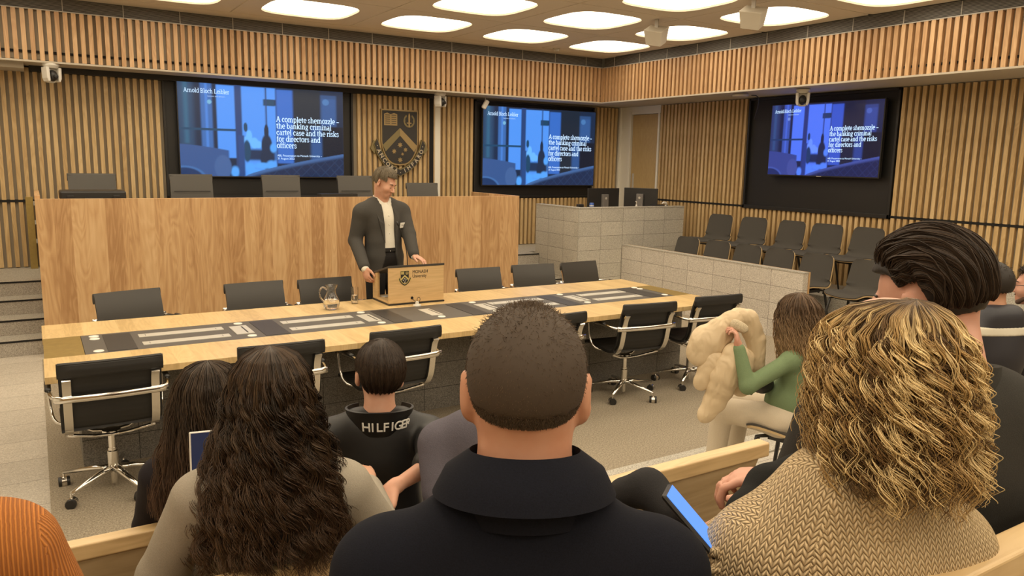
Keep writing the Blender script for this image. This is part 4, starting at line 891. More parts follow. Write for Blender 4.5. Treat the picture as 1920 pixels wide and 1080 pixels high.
JPs = lerp_profile(JP, 20); obj('vessel', open_lathe(wall_prof([tuple(p) for p in JPs], 0.003), spout=1), M['glass'], t, 'auto', angle=60)
b = MB(); b.tube(lerp_profile([(-0.036, 0, 0.165), (-0.07, 0, 0.195), (-0.098, 0, 0.16), (-0.09, 0, 0.10), (-0.06, 0, 0.07)], 18), 0.006, 8); obj('handle', b, M['glass'], t, True)
b = MB(); b.lathe([(r-0.0035, z) for r, z in [tuple(p) for p in JPs] if 0.002 < z < 0.088], 28); obj('water', b, M['water'], t, 'auto', angle=60)
t = thing('drinking_glass', 'straight drinking glass half filled with water beside the jug', 'glass', (2.245, 6.10, TZ))
GP = [(0.028, 0.0), (0.0295, 0.02), (0.031, 0.14)]
obj('tumbler', open_lathe([(r, z) for r, z in GP]+[(0.0295, 0.14), (0.028, 0.02), (0.026, 0.012)]), M['glass'], t, 'auto', angle=60)
b = MB(); b.lathe([(0.0262, 0.0125), (0.0278, 0.02), (0.0285, 0.07)], 24); obj('water', b, M['water'], t, 'auto', angle=60)
b = MB(); b.box(-0.06, 0.06, -0.04, 0.04, 0, 0.003); o = obj('paper_slip', b, M['white_plastic'], None, loc=(2.56, 6.13, TZ+0.035), rz=0.2); tag(o, 'small white paper slip inside the open lectern', 'paper')

# ------------------------------------------------------------------ things on the bench and on the granite counter
t = thing('equipment_case', 'flat black plastic equipment case on the left end of the bench', 'case', (0.50, 8.82, 1.34))
b = MB(); b.box(-0.30, 0.30, -0.2, 0.2, 0.0, 0.15); obj('case_body', b, M['black_plastic'], t, bevel=0.015)
b = MB(); b.box(-0.29, 0.29, -0.19, 0.19, 0.152, 0.245); obj('case_lid', b, M['black_plastic'], t, bevel=0.018)
for x in (-0.2, 0.2): b = MB(); b.box(x-0.03, x+0.03, -0.215, -0.195, 0.10, 0.20); obj('latch', b, M['black_metal'], t, bevel=0.003)
b = MB(); b.tube([(-0.07, -0.20, 0.17), (-0.07, -0.235, 0.17), (0.07, -0.235, 0.17), (0.07, -0.20, 0.17)], 0.009, 8); obj('handle', b, M['black_plastic'], t, True)
def monitor(label, loc, rz, w=0.62, h=0.36):
    t = thing('computer_monitor', label, 'monitor', loc, rz, 'monitors on the granite counter')
    b = MB(); b.box(-w/2, w/2, 0, 0.03, 0.13, 0.13+h); obj('housing', b, M['black_plastic'], t, bevel=0.006)
    b = MB(); b.box(-w/2+0.012, w/2-0.012, 0.03, 0.032, 0.145, 0.12+h); obj('screen', b, M['black_panel'], t)
    b = MB(); b.box(-0.055, 0.055, -0.05, -0.0, 0.01, 0.40); s = obj('stand', b, M['grey_plastic'], t, bevel=0.006)
    b = MB(); b.lathe([(0.018, 0), (0.018, 0.003)], 14, M=Matrix.Translation((0, -0.05, 0.34)) @ Matrix.Rotation(PI/2, 4, 'X')); obj('badge', b, M['steel'], s)
    b = MB(); b.box(-0.12, 0.12, -0.13, 0.10, 0, 0.014); obj('stand_foot', b, M['grey_plastic'], t, bevel=0.004)
    return t
monitor('black computer monitor seen from behind, left one on the granite counter', (7.33, 9.15, 1.10), 0.05)
monitor('black computer monitor turned edge on in front of the door', (8.10, 9.2, 1.10), -1.05, 0.55)
t = thing('drink_can', 'blue and white can on the counter corner beside the monitor', 'can', (6.83, 8.80, 1.10))
b = MB(); b.lathe([(0.030, 0), (0.033, 0.005), (0.033, 0.285), (0.028, 0.295)], 18); obj('can_body', b, plain('can_blue', (0.05, 0.12, 0.42), 0.35), t, 'auto')
b = MB(); b.lathe([(0.0335, 0.245), (0.0335, 0.262)], 18); obj('white_band', b, M['white_plastic'], t, 'auto')
b = MB(); b.box(-0.05, 0.05, -0.03, 0.03, 0, 0.275); tag(obj('tissue_box', b, M['black_plastic'], None, bevel=0.01, loc=(6.66, 8.85, 1.10)), 'small black box on the counter left of the blue can', 'box')
def bottle(nm, label, x, y, spray):
    t = thing(nm, label, 'bottle', (x, y, 1.10))
    b = MB(); b.lathe([(0.028, 0), (0.03, 0.01), (0.03, 0.20), (0.012, 0.235), (0.012, 0.25)], 14); obj('bottle_body', b, M['white_plastic'], t, 'auto')
    b = MB()
    if spray: b.tube([(0.012, 0, 0.25), (0.0, 0, 0.285), (-0.05, 0, 0.29), (-0.075, 0, 0.27)], [0.016, 0.018, 0.014, 0.008], 8)
    else: b.tube([(0, 0, 0.25), (0, 0, 0.29), (-0.02, 0, 0.295)], [0.008, 0.008, 0.006], 8)
    obj('pump_head', b, M['white_plastic'], t, True); return t
bottle('sanitizer_bottle', 'small white pump bottle left of the turned monitor on the counter', 7.85, 9.0, False)
bottle('spray_bottle', 'white spray bottle right of the turned monitor on the counter', 8.22, 8.75, True)
b = MB(); b.box(-0.13, 0.13, -0.06, 0.06, 0, 0.03); tag(obj('keyboard', b, M['black_plastic'], None, bevel=0.004, loc=(8.27, 8.95, 1.315)), 'black slab like keyboard lying at the right end of the counter', 'keyboard')
b = MB(); b.box(8.12, 8.40, 8.85, 9.05, 1.10, 1.315); tag(obj('desk_box', b, M['white_paint'], None), 'pale box behind the right end of the granite counter', 'box')

# ------------------------------------------------------------------ cameras, sensors, speakers under the ceiling
def dome_camera(label, loc, rz, mirror=1):
    t = thing('ptz_camera', label, 'camera', loc, rz, 'white dome cameras under the bulkhead')
    b = MB(); b.lathe([(0.085, 0.0), (0.085, -0.02), (0.07, -0.04), (0.06, -0.05)], 20); obj('mount', b, M['white_plastic'], t, 'auto')
    b = MB(); b.prism([(-0.075, -0.045), (0.075, -0.045), (0.07, -0.15), (0.045, -0.205), (-0.045, -0.205), (-0.07, -0.15)], 0.0, 0.06, 'y'); obj('yoke', b, M['white_plastic'], t, bevel=0.018, seg=3)
    for s in (-1, 1):
        b = MB(); b.prism([(s*0.05, -0.04), (s*0.085, -0.04), (s*0.08, -0.16), (s*0.062, -0.20), (s*0.042, -0.19)], -0.06, 0.05, 'y'); obj('yoke_arm', b, M['white_plastic'], t, bevel=0.01, seg=3)
    b = MB(); b.ball((0, -0.02, -0.13), (0.045, 0.06, 0.062)); obj('camera_ball', b, M['black_plastic'], t, True)
    b = MB(); b.lathe([(0.022, 0.0), (0.022, 0.03), (0.016, 0.032)], 16, M=Matrix.Translation((0, -0.062, -0.14)) @ Matrix.Rotation(PI/2, 4, 'X')); obj('lens', b, M['black_panel'], t, 'auto')
    return t
dome_camera('white dome camera under the bulkhead at the far left', (0.255, 10.12, ZS-0.01), 0.5)
dome_camera('white dome camera under the bulkhead between crest and second display', (5.11, 10.25, ZS-0.01), 0.5)
dome_camera('white dome camera above the smaller display on the right wall', (8.25, 6.43, ZS-0.01), -0.9)
t = thing('ceiling_sensor', 'small white tilted sensor at the top left of the second display', 'sensor', (5.87, 10.25, ZS-0.01))
b = MB(); b.tube([(0, 0, 0), (0, 0, -0.07)], 0.006, 6); obj('stem', b, M['steel_dull'], t)
b = MB(); b.box(-0.035, 0.035, -0.03, 0.03, -0.07, 0.07); o = obj('sensor_body', b, M['white_plastic'], t, bevel=0.02, seg=3); o.location = (0, 0, -0.12); o.rotation_euler = (0.2, 0.45, 0)
t = thing('access_point', 'flat white disc access point under the right bulkhead', 'access point', (8.15, 7.35, ZS-0.012))
b = MB(); b.lathe([(0.10, 0), (0.11, -0.015), (0.10, -0.035), (0.06, -0.042)], 24); obj('disc', b, M['box_white'], t, 'auto')
b = MB(); b.tube(lerp_profile([(0.10, -0.1, -0.02), (0.2, -0.14, -0.02), (0.25, -0.1, -0.15), (0.3, 0.0, -0.32)], 14), 0.006, 6); obj('cable', b, M['black_plastic'], t, True)
b = MB(); b.lathe([(0.05, 0), (0.05, -0.02), (0.035, -0.04)], 18, (6.70, 9.62, ZC)); tag(obj('smoke_detector', b, M['box_white'], None, 'auto'), 'small round detector on the ceiling edge near the corner', 'smoke detector')
for k, (x, y, lab) in enumerate(((6.27, 6.98, 'white wedge shaped ceiling loudspeaker, the smaller looking left one'), (6.27, 5.56, 'white wedge shaped ceiling loudspeaker, the larger looking right one'))):
    t = thing('ceiling_speaker', lab, 'loudspeaker', (x, y, ZC), 0.35, 'white loudspeakers hung from the ceiling')
    b = MB(); b.box(-0.012, 0.012, -0.02, 0.02, -0.11, 0.0); obj('bracket', b, M['steel_dull'], t)
    Mx = Matrix.Translation((0, 0, -0.19)) @ Matrix.Rotation(-0.45, 4, 'Y') @ Matrix.Rotation(0.2, 4, 'X')
    b = MB(); V = []
    for z, k2 in ((-0.09, 0.8), (0.09, 1.0)): V += [(-0.10*k2, -0.115*k2, z), (0.10*k2, -0.115*k2, z), (0.10*k2, 0.115*k2, z), (-0.10*k2, 0.115*k2, z)]
    b.add([Mx @ Vector(v) for v in V], [(3, 2, 1, 0), (4, 5, 6, 7), (0, 1, 5, 4), (1, 2, 6, 5), (2, 3, 7, 6), (3, 0, 4, 7)]); obj('cabinet', b, M['box_white'], t, bevel=0.006)
# ------------------------------------------------------------------ bodies: smooth unions of tapered limbs turned into one continuous surface
def V3(*a): return np.array(a, float)
def yawframe(yaw, pitch=0.0, roll=0.0):           # columns: right, forward, up
    y, p, r = math.radians(yaw), math.radians(pitch), math.radians(roll)
    f = V3(math.sin(y)*math.cos(p), math.cos(y)*math.cos(p), -math.sin(p)); rt = V3(math.cos(y), -math.sin(y), 0); u = np.cross(rt, f)
    r2 = rt*math.cos(r)+u*math.sin(r); u2 = -rt*math.sin(r)+u*math.cos(r)
    return np.stack([r2, f, u2], 1)
class Body:
    def __init__(s): s.p = []
    def cap(s, a, b, ra, rb=None, k=None, neg=False): s.p.append(('c', V3(*a), V3(*b), ra, ra if rb is None else rb, k, neg)); return s
    def ell(s, c, r, A=None, k=None, neg=False): s.p.append(('e', V3(*c), V3(*r), np.eye(3) if A is None else A, None, k, neg)); return s
    def chain(s, pts, rs, k=None):
        for i in range(len(pts)-1): s.cap(pts[i], pts[i+1], rs[i], rs[i+1], k)
        return s
def surf(B, h, k=0.02, cut=None, off=0.0):
    lo = np.full(3, 1e9); hi = -lo
    for t, a, b, c, d, kk, neg in B.p:
        if neg: continue
        if t == 'c': R = max(c, d)+off; lo = np.minimum(lo, np.minimum(a, b)-R); hi = np.maximum(hi, np.maximum(a, b)+R)
        else: R = np.sqrt(((c*b)**2).sum(1))+off; lo = np.minimum(lo, a-R); hi = np.maximum(hi, a+R)
    lo = lo-3*h-k/2; hi = hi+3*h+k/2
    ax = [np.arange(lo[i], hi[i]+h, h, dtype=np.float32) for i in range(3)]
    F = np.ones([len(q) for q in ax], dtype=np.float32)
    for t, a, b, c, d, kk, neg in B.p:
        kk = kk or k; m = kk*1.5+4*h
        if t == 'c': R = max(c, d)+off+m; l2 = np.minimum(a, b)-R; h2 = np.maximum(a, b)+R
        else: R = np.sqrt(((c*b)**2).sum(1))+off+m; l2 = a-R; h2 = a+R
        sl = tuple(slice(max(0, int((l2[i]-lo[i])/h)), max(0, min(len(ax[i]), int((h2[i]-lo[i])/h)+2))) for i in range(3))
        X = ax[0][sl[0]][:, None, None]; Y = ax[1][sl[1]][None, :, None]; Z = ax[2][sl[2]][None, None, :]
        if 0 in F[sl].shape: continue
        if t == 'c':
            ab = b-a; L = (ab**2).sum()+1e-12
            q = np.clip(((X-a[0])*ab[0]+(Y-a[1])*ab[1]+(Z-a[2])*ab[2])/L, 0, 1)
            D = np.sqrt((X-a[0]-q*ab[0])**2+(Y-a[1]-q*ab[1])**2+(Z-a[2]-q*ab[2])**2)-(c+(d-c)*q)
        else:
            P = [((X-a[0])*c[0, i]+(Y-a[1])*c[1, i]+(Z-a[2])*c[2, i]) for i in range(3)]
            k0 = np.sqrt(sum((P[i]/b[i])**2 for i in range(3)))+1e-9; k1 = np.sqrt(sum((P[i]/b[i]**2)**2 for i in range(3)))+1e-9
            D = k0*(k0-1)/k1
        G = F[sl]
        if neg:
            D = -D; q = np.clip(0.5-0.5*(G-D)/kk, 0, 1); q = 1-q
            q = np.clip(0.5+0.5*(G-D)/kk, 0, 1); F[sl] = D*(1-q)+G*q+kk*q*(1-q)
        else:
            D = D-off; q = np.clip(0.5+0.5*(G-D)/kk, 0, 1); F[sl] = G*(1-q)+D*q-kk*q*(1-q)
    if cut is not None:
        X = ax[0][:, None, None]; Y = ax[1][None, :, None]; Z = ax[2][None, None, :]
        F = np.maximum(F, np.broadcast_to(cut(X, Y, Z), F.shape)).astype(np.float32)
    S = F < 0
    c8 = [S[i:S.shape[0]-1+i, j:S.shape[1]-1+j, l:S.shape[2]-1+l] for i in (0, 1) for j in (0, 1) for l in (0, 1)]
    anyv = c8[0].copy(); allv = c8[0].copy()
    for q in c8[1:]: anyv |= q; allv &= q
    act = anyv & ~allv; idx = np.argwhere(act)
    num = np.full(act.shape, -1, dtype=np.int64); num[act] = np.arange(len(idx))
    P = np.zeros((len(idx), 3)); N = np.zeros(len(idx))
    for a in range(3):
        for u in (0, 1):
            for w in (0, 1):
                o = [0, 0, 0]; oth = [q for q in range(3) if q != a]; o[oth[0]] = u; o[oth[1]] = w
                i0 = idx+o; i1 = i0.copy(); i1[:, a] += 1
                f0 = F[tuple(i0.T)]; f1 = F[tuple(i1.T)]; m = (f0 < 0) != (f1 < 0)
                tt = np.where(m, f0/(f0-f1+1e-20), 0); pt = i0.astype(float); pt[:, a] += tt
                P[m] += pt[m]; N[m] += 1
    P = P/N[:, None]*h+np.array([q[0] for q in ax])
    Q = []
    for a in range(3):
        sl0 = [slice(None)]*3; sl1 = [slice(None)]*3; sl0[a] = slice(0, -1); sl1[a] = slice(1, None)
        A0 = S[tuple(sl0)]; A1 = S[tuple(sl1)]; e = np.argwhere(A0 != A1); b_, c_ = [(1, 2), (2, 0), (0, 1)][a]
        e = e[(e[:, b_] > 0) & (e[:, c_] > 0) & (e[:, b_] < S.shape[b_]-1) & (e[:, c_] < S.shape[c_]-1)]
        q = []
        for db, dc in ((-1, -1), (0, -1), (0, 0), (-1, 0)):
            w = e.copy(); w[:, b_] += db; w[:, c_] += dc; q.append(num[tuple(w.T)])
        q = np.stack(q, 1); fl = A0[tuple(e.T)]; q[~fl] = q[~fl][:, ::-1]; Q.append(q)
    return P, np.concatenate(Q)
def skin_obj(name, B, mat, parent, h=0.008, k=0.02, cut=None, off=0.0, fn=None, smooth_it=1):
    P, Q = surf(B, h, k, cut, off)
    if fn is not None: P = fn(P)
    org = np.array(parent.location) if parent is not None else np.zeros(3)
    me = bpy.data.meshes.new(name); n = len(P); m = len(Q)
    me.vertices.add(n); me.vertices.foreach_set('co', (P-org).ravel())
    me.loops.add(4*m); me.loops.foreach_set('vertex_index', Q.ravel().astype(np.int32))
    me.polygons.add(m); me.polygons.foreach_set('loop_start', np.arange(0, 4*m, 4, dtype=np.int32)); me.polygons.foreach_set('loop_total', np.full(m, 4, dtype=np.int32))
    me.update(calc_edges=True); me.validate()
    set_uv(me); me.materials.append(mat); me.polygons.foreach_set('use_smooth', [True]*len(me.polygons))
    o = bpy.data.objects.new(name, me); COL.objects.link(o); o.parent = parent
    if smooth_it:
        md = o.modifiers.new('smooth', 'SMOOTH'); md.factor = 0.5; md.iterations = smooth_it*2
    return o
def strands(name, paths, r0, r1, cols, mat, parent):          # paths (N, S, 3) swept into thin three-sided locks
    paths = np.asarray(paths, float); N, S, _ = paths.shape
    T = np.gradient(paths, axis=1); T /= np.linalg.norm(T, axis=2)[..., None]+1e-9
    ref = np.array([0.88, 0.46, 0.12]); a = np.cross(T, ref); a /= np.linalg.norm(a, axis=2)[..., None]+1e-9; b = np.cross(T, a)
    R = np.linspace(r0, r1, S)[None, :, None]*np.ones((N, 1, 1))
    ring = [paths+R*(a*math.cos(t)+b*math.sin(t)) for t in (0, 2*PI/3, 4*PI/3)]
    V = np.stack(ring, 2).reshape(-1, 3)-np.array(parent.location)
    base = (np.arange(N)[:, None]*S+np.arange(S-1)[None, :])*3; base = base.reshape(-1)
    Q = np.concatenate([np.stack([base+j, base+(j+1) % 3, base+3+(j+1) % 3, base+3+j], 1) for j in range(3)])
    me = bpy.data.meshes.new(name); n = len(V); m = len(Q)
    me.vertices.add(n); me.vertices.foreach_set('co', V.ravel())
    me.loops.add(4*m); me.loops.foreach_set('vertex_index', Q.ravel().astype(np.int32))
    me.polygons.add(m); me.polygons.foreach_set('loop_start', np.arange(0, 4*m, 4, dtype=np.int32)); me.polygons.foreach_set('loop_total', np.full(m, 4, dtype=np.int32))
    me.update(calc_edges=True)
    ca = me.color_attributes.new(name='Col', type='FLOAT_COLOR', domain='POINT')
    cc = np.asarray(cols, float)
    if cc.ndim == 2: cc = np.repeat(cc[:, None, :], S, 1)
    cc = np.repeat(cc.reshape(-1, 3), 3, 0); ca.data.foreach_set('color', np.concatenate([cc, np.ones((len(cc), 1))], 1).ravel())
    me.materials.append(mat); me.polygons.foreach_set('use_smooth', [True]*m)
    o = bpy.data.objects.new(name, me); COL.objects.link(o); o.parent = parent
    return o
def hair_mat(name, rough=0.45, spec=0.28):
    t = NT(name); a = t.n('ShaderNodeAttribute', attribute_name='Col'); t.l(a.outputs['Color'], t.b.inputs['Base Color']); return t.set(rough=rough, spec=spec)
M['hair'] = hair_mat('hair'); M['hair_matte'] = hair_mat('hair_matte', 0.6, 0.3)
def skinm(name, c):
    t = NT(name); n1 = t.n('ShaderNodeTexNoise', i_Scale=18.0, i_Detail=3); t.l(t.uv(True), n1.inputs['Vector'])
    t.set(base=t.ramp(n1.outputs[0], [(0.35, tuple(x*q for x, q in zip(c, (0.92, 0.84, 0.80)))), (0.65, c)]), rough=0.48, sss=0.12, spec=0.4)
    t.b.inputs['Subsurface Radius'].default_value = (0.012, 0.005, 0.003); return t.m
M['skin_fair'] = skinm('skin_fair', (0.60, 0.34, 0.235)); M['skin_tan'] = skinm('skin_tan', (0.50, 0.27, 0.165)); M['skin_pink'] = skinm('skin_pink', (0.62, 0.34, 0.25)); M['skin_ruddy'] = skinm('skin_ruddy', (0.56, 0.29, 0.185))
def cloth(name, c, rough=0.85, var=0.12, scale=60, bump=0.25, sheen=0.0):
    t = NT(name); v = t.uv(True)
    n1 = t.n('ShaderNodeTexNoise', i_Scale=scale*6, i_Detail=2); t.l(v, n1.inputs['Vector']); n2 = t.n('ShaderNodeTexNoise', i_Scale=9.0, i_Detail=3); t.l(v, n2.inputs['Vector'])
    t.set(base=t.ramp(n1.outputs[0], [(0.3, tuple(x*(1-var) for x in c)), (0.7, tuple(x*(1+var) for x in c))]), rough=rough, spec=0.2)
    if sheen: t.set(sheen=sheen)
    h = t.math('ADD', t.math('MULTIPLY', n1.outputs[0], 0.15), t.math('MULTIPLY', n2.outputs[0], 1.0)); t.bump(h, bump, 0.012); return t.m

def head_prims(B, c, A, s=1.0, jaw=1.0, ears=True, face=True):
    L = lambda x, y, z: c+A@V3(x*s, y*s, z*s)
    B.ell(L(0, -0.014, 0.030), V3(0.074, 0.094, 0.084)*s, A, 0.02*s)
    B.ell(L(0, 0.030, -0.030), V3(0.060*jaw, 0.062, 0.068)*s, A, 0.03*s)
    B.ell(L(0, 0.060, -0.085), V3(0.030, 0.026, 0.024)*s, A, 0.03*s)
    if face:
        B.cap(L(-0.032, 0.076, 0.024), L(0.032, 0.076, 0.024), 0.012*s, k=0.014*s)
        B.cap(L(0, 0.086, 0.008), L(0, 0.108, -0.030), 0.007*s, 0.0115*s, 0.009*s)
        for q in (-1, 1):
            B.ell(L(q*0.012, 0.098, -0.034), V3(0.008, 0.010, 0.007)*s, A, 0.006*s)
            B.ell(L(q*0.036, 0.058, -0.026), V3(0.026, 0.028, 0.026)*s, A, 0.02*s)
            B.ell(L(q*0.031, 0.096, 0.004), V3(0.016, 0.014, 0.009)*s, A, 0.010*s, neg=True)
            B.ell(L(q*0.031, 0.073, 0.003), V3(0.014, 0.013, 0.0115)*s, A, 0.004*s)
        B.cap(L(-0.018, 0.083, -0.062), L(0.018, 0.083, -0.062), 0.0065*s, k=0.006*s)
        B.cap(L(-0.015, 0.082, -0.073), L(0.015, 0.082, -0.073), 0.0075*s, k=0.006*s)
        B.cap(L(-0.02, 0.094, -0.0675), L(0.02, 0.094, -0.0675), 0.0022*s, k=0.003*s, neg=True)
    if ears:
        for q in (-1, 1):
            E = A@yawframe(q*22, 0, 0)@np.array([[1, 0, 0], [0, 1, 0], [0, 0, 1.0]])
            B.ell(L(q*0.082, -0.012, 0.000), V3(0.0085, 0.019, 0.033)*s, E, 0.008*s)
            B.ell(L(q*0.078, -0.006, -0.030), V3(0.0065, 0.009, 0.010)*s, E, 0.008*s)
            B.ell(L(q*0.087, -0.006, 0.0), V3(0.004, 0.009, 0.016)*s, E, 0.004*s, neg=True)
    return B
def hand_prims(B, w, d, n, side, s=1.0, curl=(20, 30, 20), spread=1.0, thumb=(0.6, 0.5)):
    d = d/np.linalg.norm(d); n = n-d*(n@d); n /= np.linalg.norm(n); l = np.cross(d, n)*side     # l points to the thumb side
    A = np.stack([l, d, n], 1)
    B.cap(w-d*0.01, w+d*0.02, 0.024*s, 0.024*s, 0.015)
    B.ell(w+d*0.050*s, V3(0.040, 0.050, 0.016)*s, A, 0.012)
    for i, (o, ln) in enumerate(((0.029, 0.070), (0.010, 0.078), (-0.010, 0.073), (-0.028, 0.058))):
        p = w+d*(0.088-0.004*abs(i-1))*s+l*o*s; ang = 0; rr = 0.0090 if i < 3 else 0.008
        dd = d+l*(o*3.2*spread); dd /= np.linalg.norm(dd)
        for j, (f, cu) in enumerate(zip((0.45, 0.31, 0.24), curl)):
            ang += math.radians(cu+(i-1.5)*3); v = dd*math.cos(ang)+n*math.sin(ang); q = p+v*ln*f*s
            B.cap(p, q, rr*s*(1-0.06*j), rr*s*(1-0.06*(j+1)), 0.003); p = q
    p = w+d*0.018*s+l*0.026*s; a, b = thumb
    v1 = d*0.72+l*0.62+n*0.25*a; v1 /= np.linalg.norm(v1); q = p+v1*0.042*s; B.cap(p, q, 0.014*s, 0.0115*s, 0.010)
    v2 = d*0.88+l*0.30+n*0.5*b; v2 /= np.linalg.norm(v2); q2 = q+v2*0.028*s; B.cap(q, q2, 0.0105*s, 0.0095*s, 0.003); B.cap(q2, q2+(v2*0.9+d*0.2)*0.024*s, 0.0095*s, 0.008*s, 0.003)

class Figure:
    """joints of one figure: N neck base, body frame A, head centre c and frame H"""
    def __init__(s, N, yaw, head, hyaw, hpitch=0, hroll=0, sc=1.0, lean=0.0, sh=0.185, hip=0.50, stand=False, knees=None, floor=0.0, shz=-0.100):
        s.shz = shz
        s.N = np.array(N, float); s.A = yawframe(yaw); s.c = np.array(head, float); s.H = yawframe(hyaw, hpitch, hroll); s.s = sc; s.lean = lean; s.sh = sh; s.hip = hip; s.floor = floor
        s.arms = {}
        s.hc = s.L(0, lean*hip/sc if False else -lean*hip, -hip)
        s.stand = stand
        fl = floor
        for q in (-1, 1):
            hp = s.hc+s.A@V3(q*0.085, 0.02, -0.03)*sc
            if stand: kn = hp+s.A@V3(q*0.02, 0.03, 0); kn[2] = fl+0.52*sc; an = kn+s.A@V3(0, -0.03, 0); an[2] = fl+0.09
            else: kn = hp+s.A@V3(q*0.045, 0.40*sc, 0.0); kn[2] = max(fl+0.47, hp[2]-0.10); an = kn+s.A@V3(0, 0.02, 0); an[2] = fl+0.09
            s.arms['leg%d' % q] = (hp, kn, an)
    def L(s, x, y, z): return s.N+s.A@(V3(x, y, z)*s.s)
    def arm(s, q, elbow, wrist): s.arms[q] = (s.L(q*s.sh, 0.0, s.shz-0.004), np.array(elbow, float), np.array(wrist, float)); return s
    def torso(s, B, fat=0.0, low=True):
        k = s.s; ln = lambda z: -s.lean*(-z)
        B.cap(s.L(-s.sh+0.015, ln(-.07), s.shz), s.L(s.sh-0.015, ln(-.07), s.shz), (0.052+fat)*k, k=0.05*k)
        B.cap(s.L(-s.sh+0.05, ln(-.07)-0.01, s.shz+0.022), s.L(s.sh-0.05, ln(-.07)-0.01, s.shz+0.022), (0.046+fat)*k, k=0.05*k)
        B.cap(s.L(-0.07, -0.018, -0.045), s.L(0.07, -0.018, -0.045), (0.050+fat)*k, k=0.05*k)
        B.ell(s.L(0, 0.0+ln(-.19), -0.19), V3(0.165+fat, 0.110+fat, 0.17)*k, s.A, 0.05*k)
        B.ell(s.L(0, 0.012+ln(-.36), -0.36), V3(0.148+fat, 0.108+fat, 0.16)*k, s.A, 0.05*k)
        if low: B.ell(s.hc+s.A@V3(0, 0, 0.02), V3(0.170+fat, 0.125+fat, 0.115)*k, s.A, 0.05*k)
        return B
    def neck(s, B, r=0.055):
        B.cap(s.c+s.H@V3(0, -0.022, -0.045)*s.s, s.N+s.A@V3(0, -0.005, 0.01)*s.s, r*s.s*0.96, r*s.s*1.06, 0.03); return B
    def arms_to(s, B, r=(0.052, 0.040, 0.028), upto=1.0, fat=0.0):
        for q in (-1, 1):
            if q in s.arms:
                a, e, w = s.arms[q]; k = s.s
                a2 = a
                B.cap(a2, e, (r[0]+fat)*k, (r[1]+fat)*k, 0.03)
                if upto > 0: B.cap(e, e+(w-e)*upto, (r[1]+fat)*k, (r[1]+(r[2]-r[1])*upto+fat)*k, 0.02)
        return B
    def legs(s, B, fat=0.0, shin=True):
        for q in (-1, 1):
            h, kn, an = s.arms['leg%d' % q]; k = s.s
            B.cap(h, kn, (0.082+fat)*k, (0.060+fat)*k, 0.04)
            if shin: B.cap(kn, an, (0.056+fat)*k, (0.042+fat)*k, 0.03)
        return B
    def skin(s, root, mat, h=0.007, hands=True, face=True, neck=0.055, curl=(25, 35, 25), jaw=1.0):
        B = Body(); head_prims(B, s.c, s.H, s.s, jaw, face=face); s.neck(B, neck); s.torso(B, -0.022); s.arms_to(B, fat=-0.008); s.legs(B, -0.02)
        if hands:
            for q in (-1, 1):
                if q in s.arms:
                    a, e, w = s.arms[q]; hd = s.arms.get('hand%d' % q)
                    d = (w-e)/np.linalg.norm(w-e) if hd is None else hd[0]; n = -s.A[:, 2] if hd is None else hd[1]
                    hand_prims(B, w, d, n, s.arms.get('side%d' % q, q), s.s, curl if hd is None or len(hd) < 3 else hd[2])
        return skin_obj('body', B, mat, root, h, 0.02)
def shoes(F, root, mat):
    for q in (-1, 1):
        h, kn, an = F.arms['leg%d' % q]; B = Body(); a = an.copy(); a[2] = F.floor+0.045
        B.cap(a-F.A[:, 1]*0.03, a+F.A[:, 1]*0.15, 0.042, 0.034)
        skin_obj('shoe', B, mat, root, 0.012, 0.02, cut=lambda X, Y, Z: (F.floor+0.004)-Z)
def person(label, F, cat='person', name='person'):
    g = F.hc.copy() if not F.stand else F.hc.copy(); g[2] = F.floor
    return thing(name, label, cat, tuple(g))
def collar(F, root, mat, r=0.075, h0=-0.03, h1=0.035, th=0.010, name='collar', gap=0.5, tilt=0.0, flare=0.0, fold=False, foldk=1.15):
    n = 40; P = []
    angs = np.linspace(-PI+gap, PI-gap, n)        # 0 = back
    rows = ((0.0, 0.0), (0.5, 0.0), (1.0, 0.0))
    G = []
    zs = np.linspace(0, 1, 5)
    for z in zs:
        rr = r*(1.0+flare*(z-0.3)); row = []
        for a in angs:
            row.append(F.L(rr*math.sin(a)*1.05, -0.012-rr*math.cos(a)*0.95+tilt*z, h0+(h1-h0)*z-0.012*(1-math.cos(a))))
        G.append(row)
    if fold:
        for z in (0.4, 0.8, 1.0):
            rr = r*(1.10+0.30*z); G.append([F.L(rr*math.sin(a)*1.08, -0.012-rr*math.cos(a)*0.98, h1-(h1-h0)*foldk*z-0.014*(1-math.cos(a))) for a in angs])
    G = np.array(G)-np.array(root.location)
    b = MB(); b.sheet(G, th); return obj(name, b, mat, root, 'auto', angle=60)

# scalp-following hair
SCR = V3(0.079, 0.099, 0.090); SCC = V3(0, -0.014, 0.030)
def scalp(F, az, el, lift=0.0):                   # az 0 = back of the head, el 90 deg = crown (arrays)
    d = np.stack([np.sin(az)*np.cos(el), -np.cos(az)*np.cos(el), np.sin(el)], -1)
    p = (d*SCR*(1+np.asarray(lift)[..., None] if np.ndim(lift) else d*SCR*(1+lift)) if False else d*SCR)+SCC
    nn = d/SCR; nn /= np.linalg.norm(nn, axis=-1)[..., None]
    p = p+nn*(np.asarray(lift)[..., None] if np.ndim(lift) else lift)
    return F.c+(p*F.s)@F.H.T, nn@F.H.T
def hair_region(az, el, front=0.55, nape=-0.62, side=-0.15, margin=False):   # hairline: lower limit of elevation for every azimuth
    a = np.abs((az+PI) % (2*PI)-PI)/PI            # 0 back .. 1 front
    lim = np.where(a < 0.38, nape+(a/0.38)**4*0.12, np.where(a < 0.55, np.interp(a, (0.38, 0.44, 0.55), (nape+0.12, 0.25, side)), np.interp(a, (0.55, 0.60, 0.68, 1.0), (side, side+0.28, front, front+0.08))))
    return el-lim if margin else el > lim
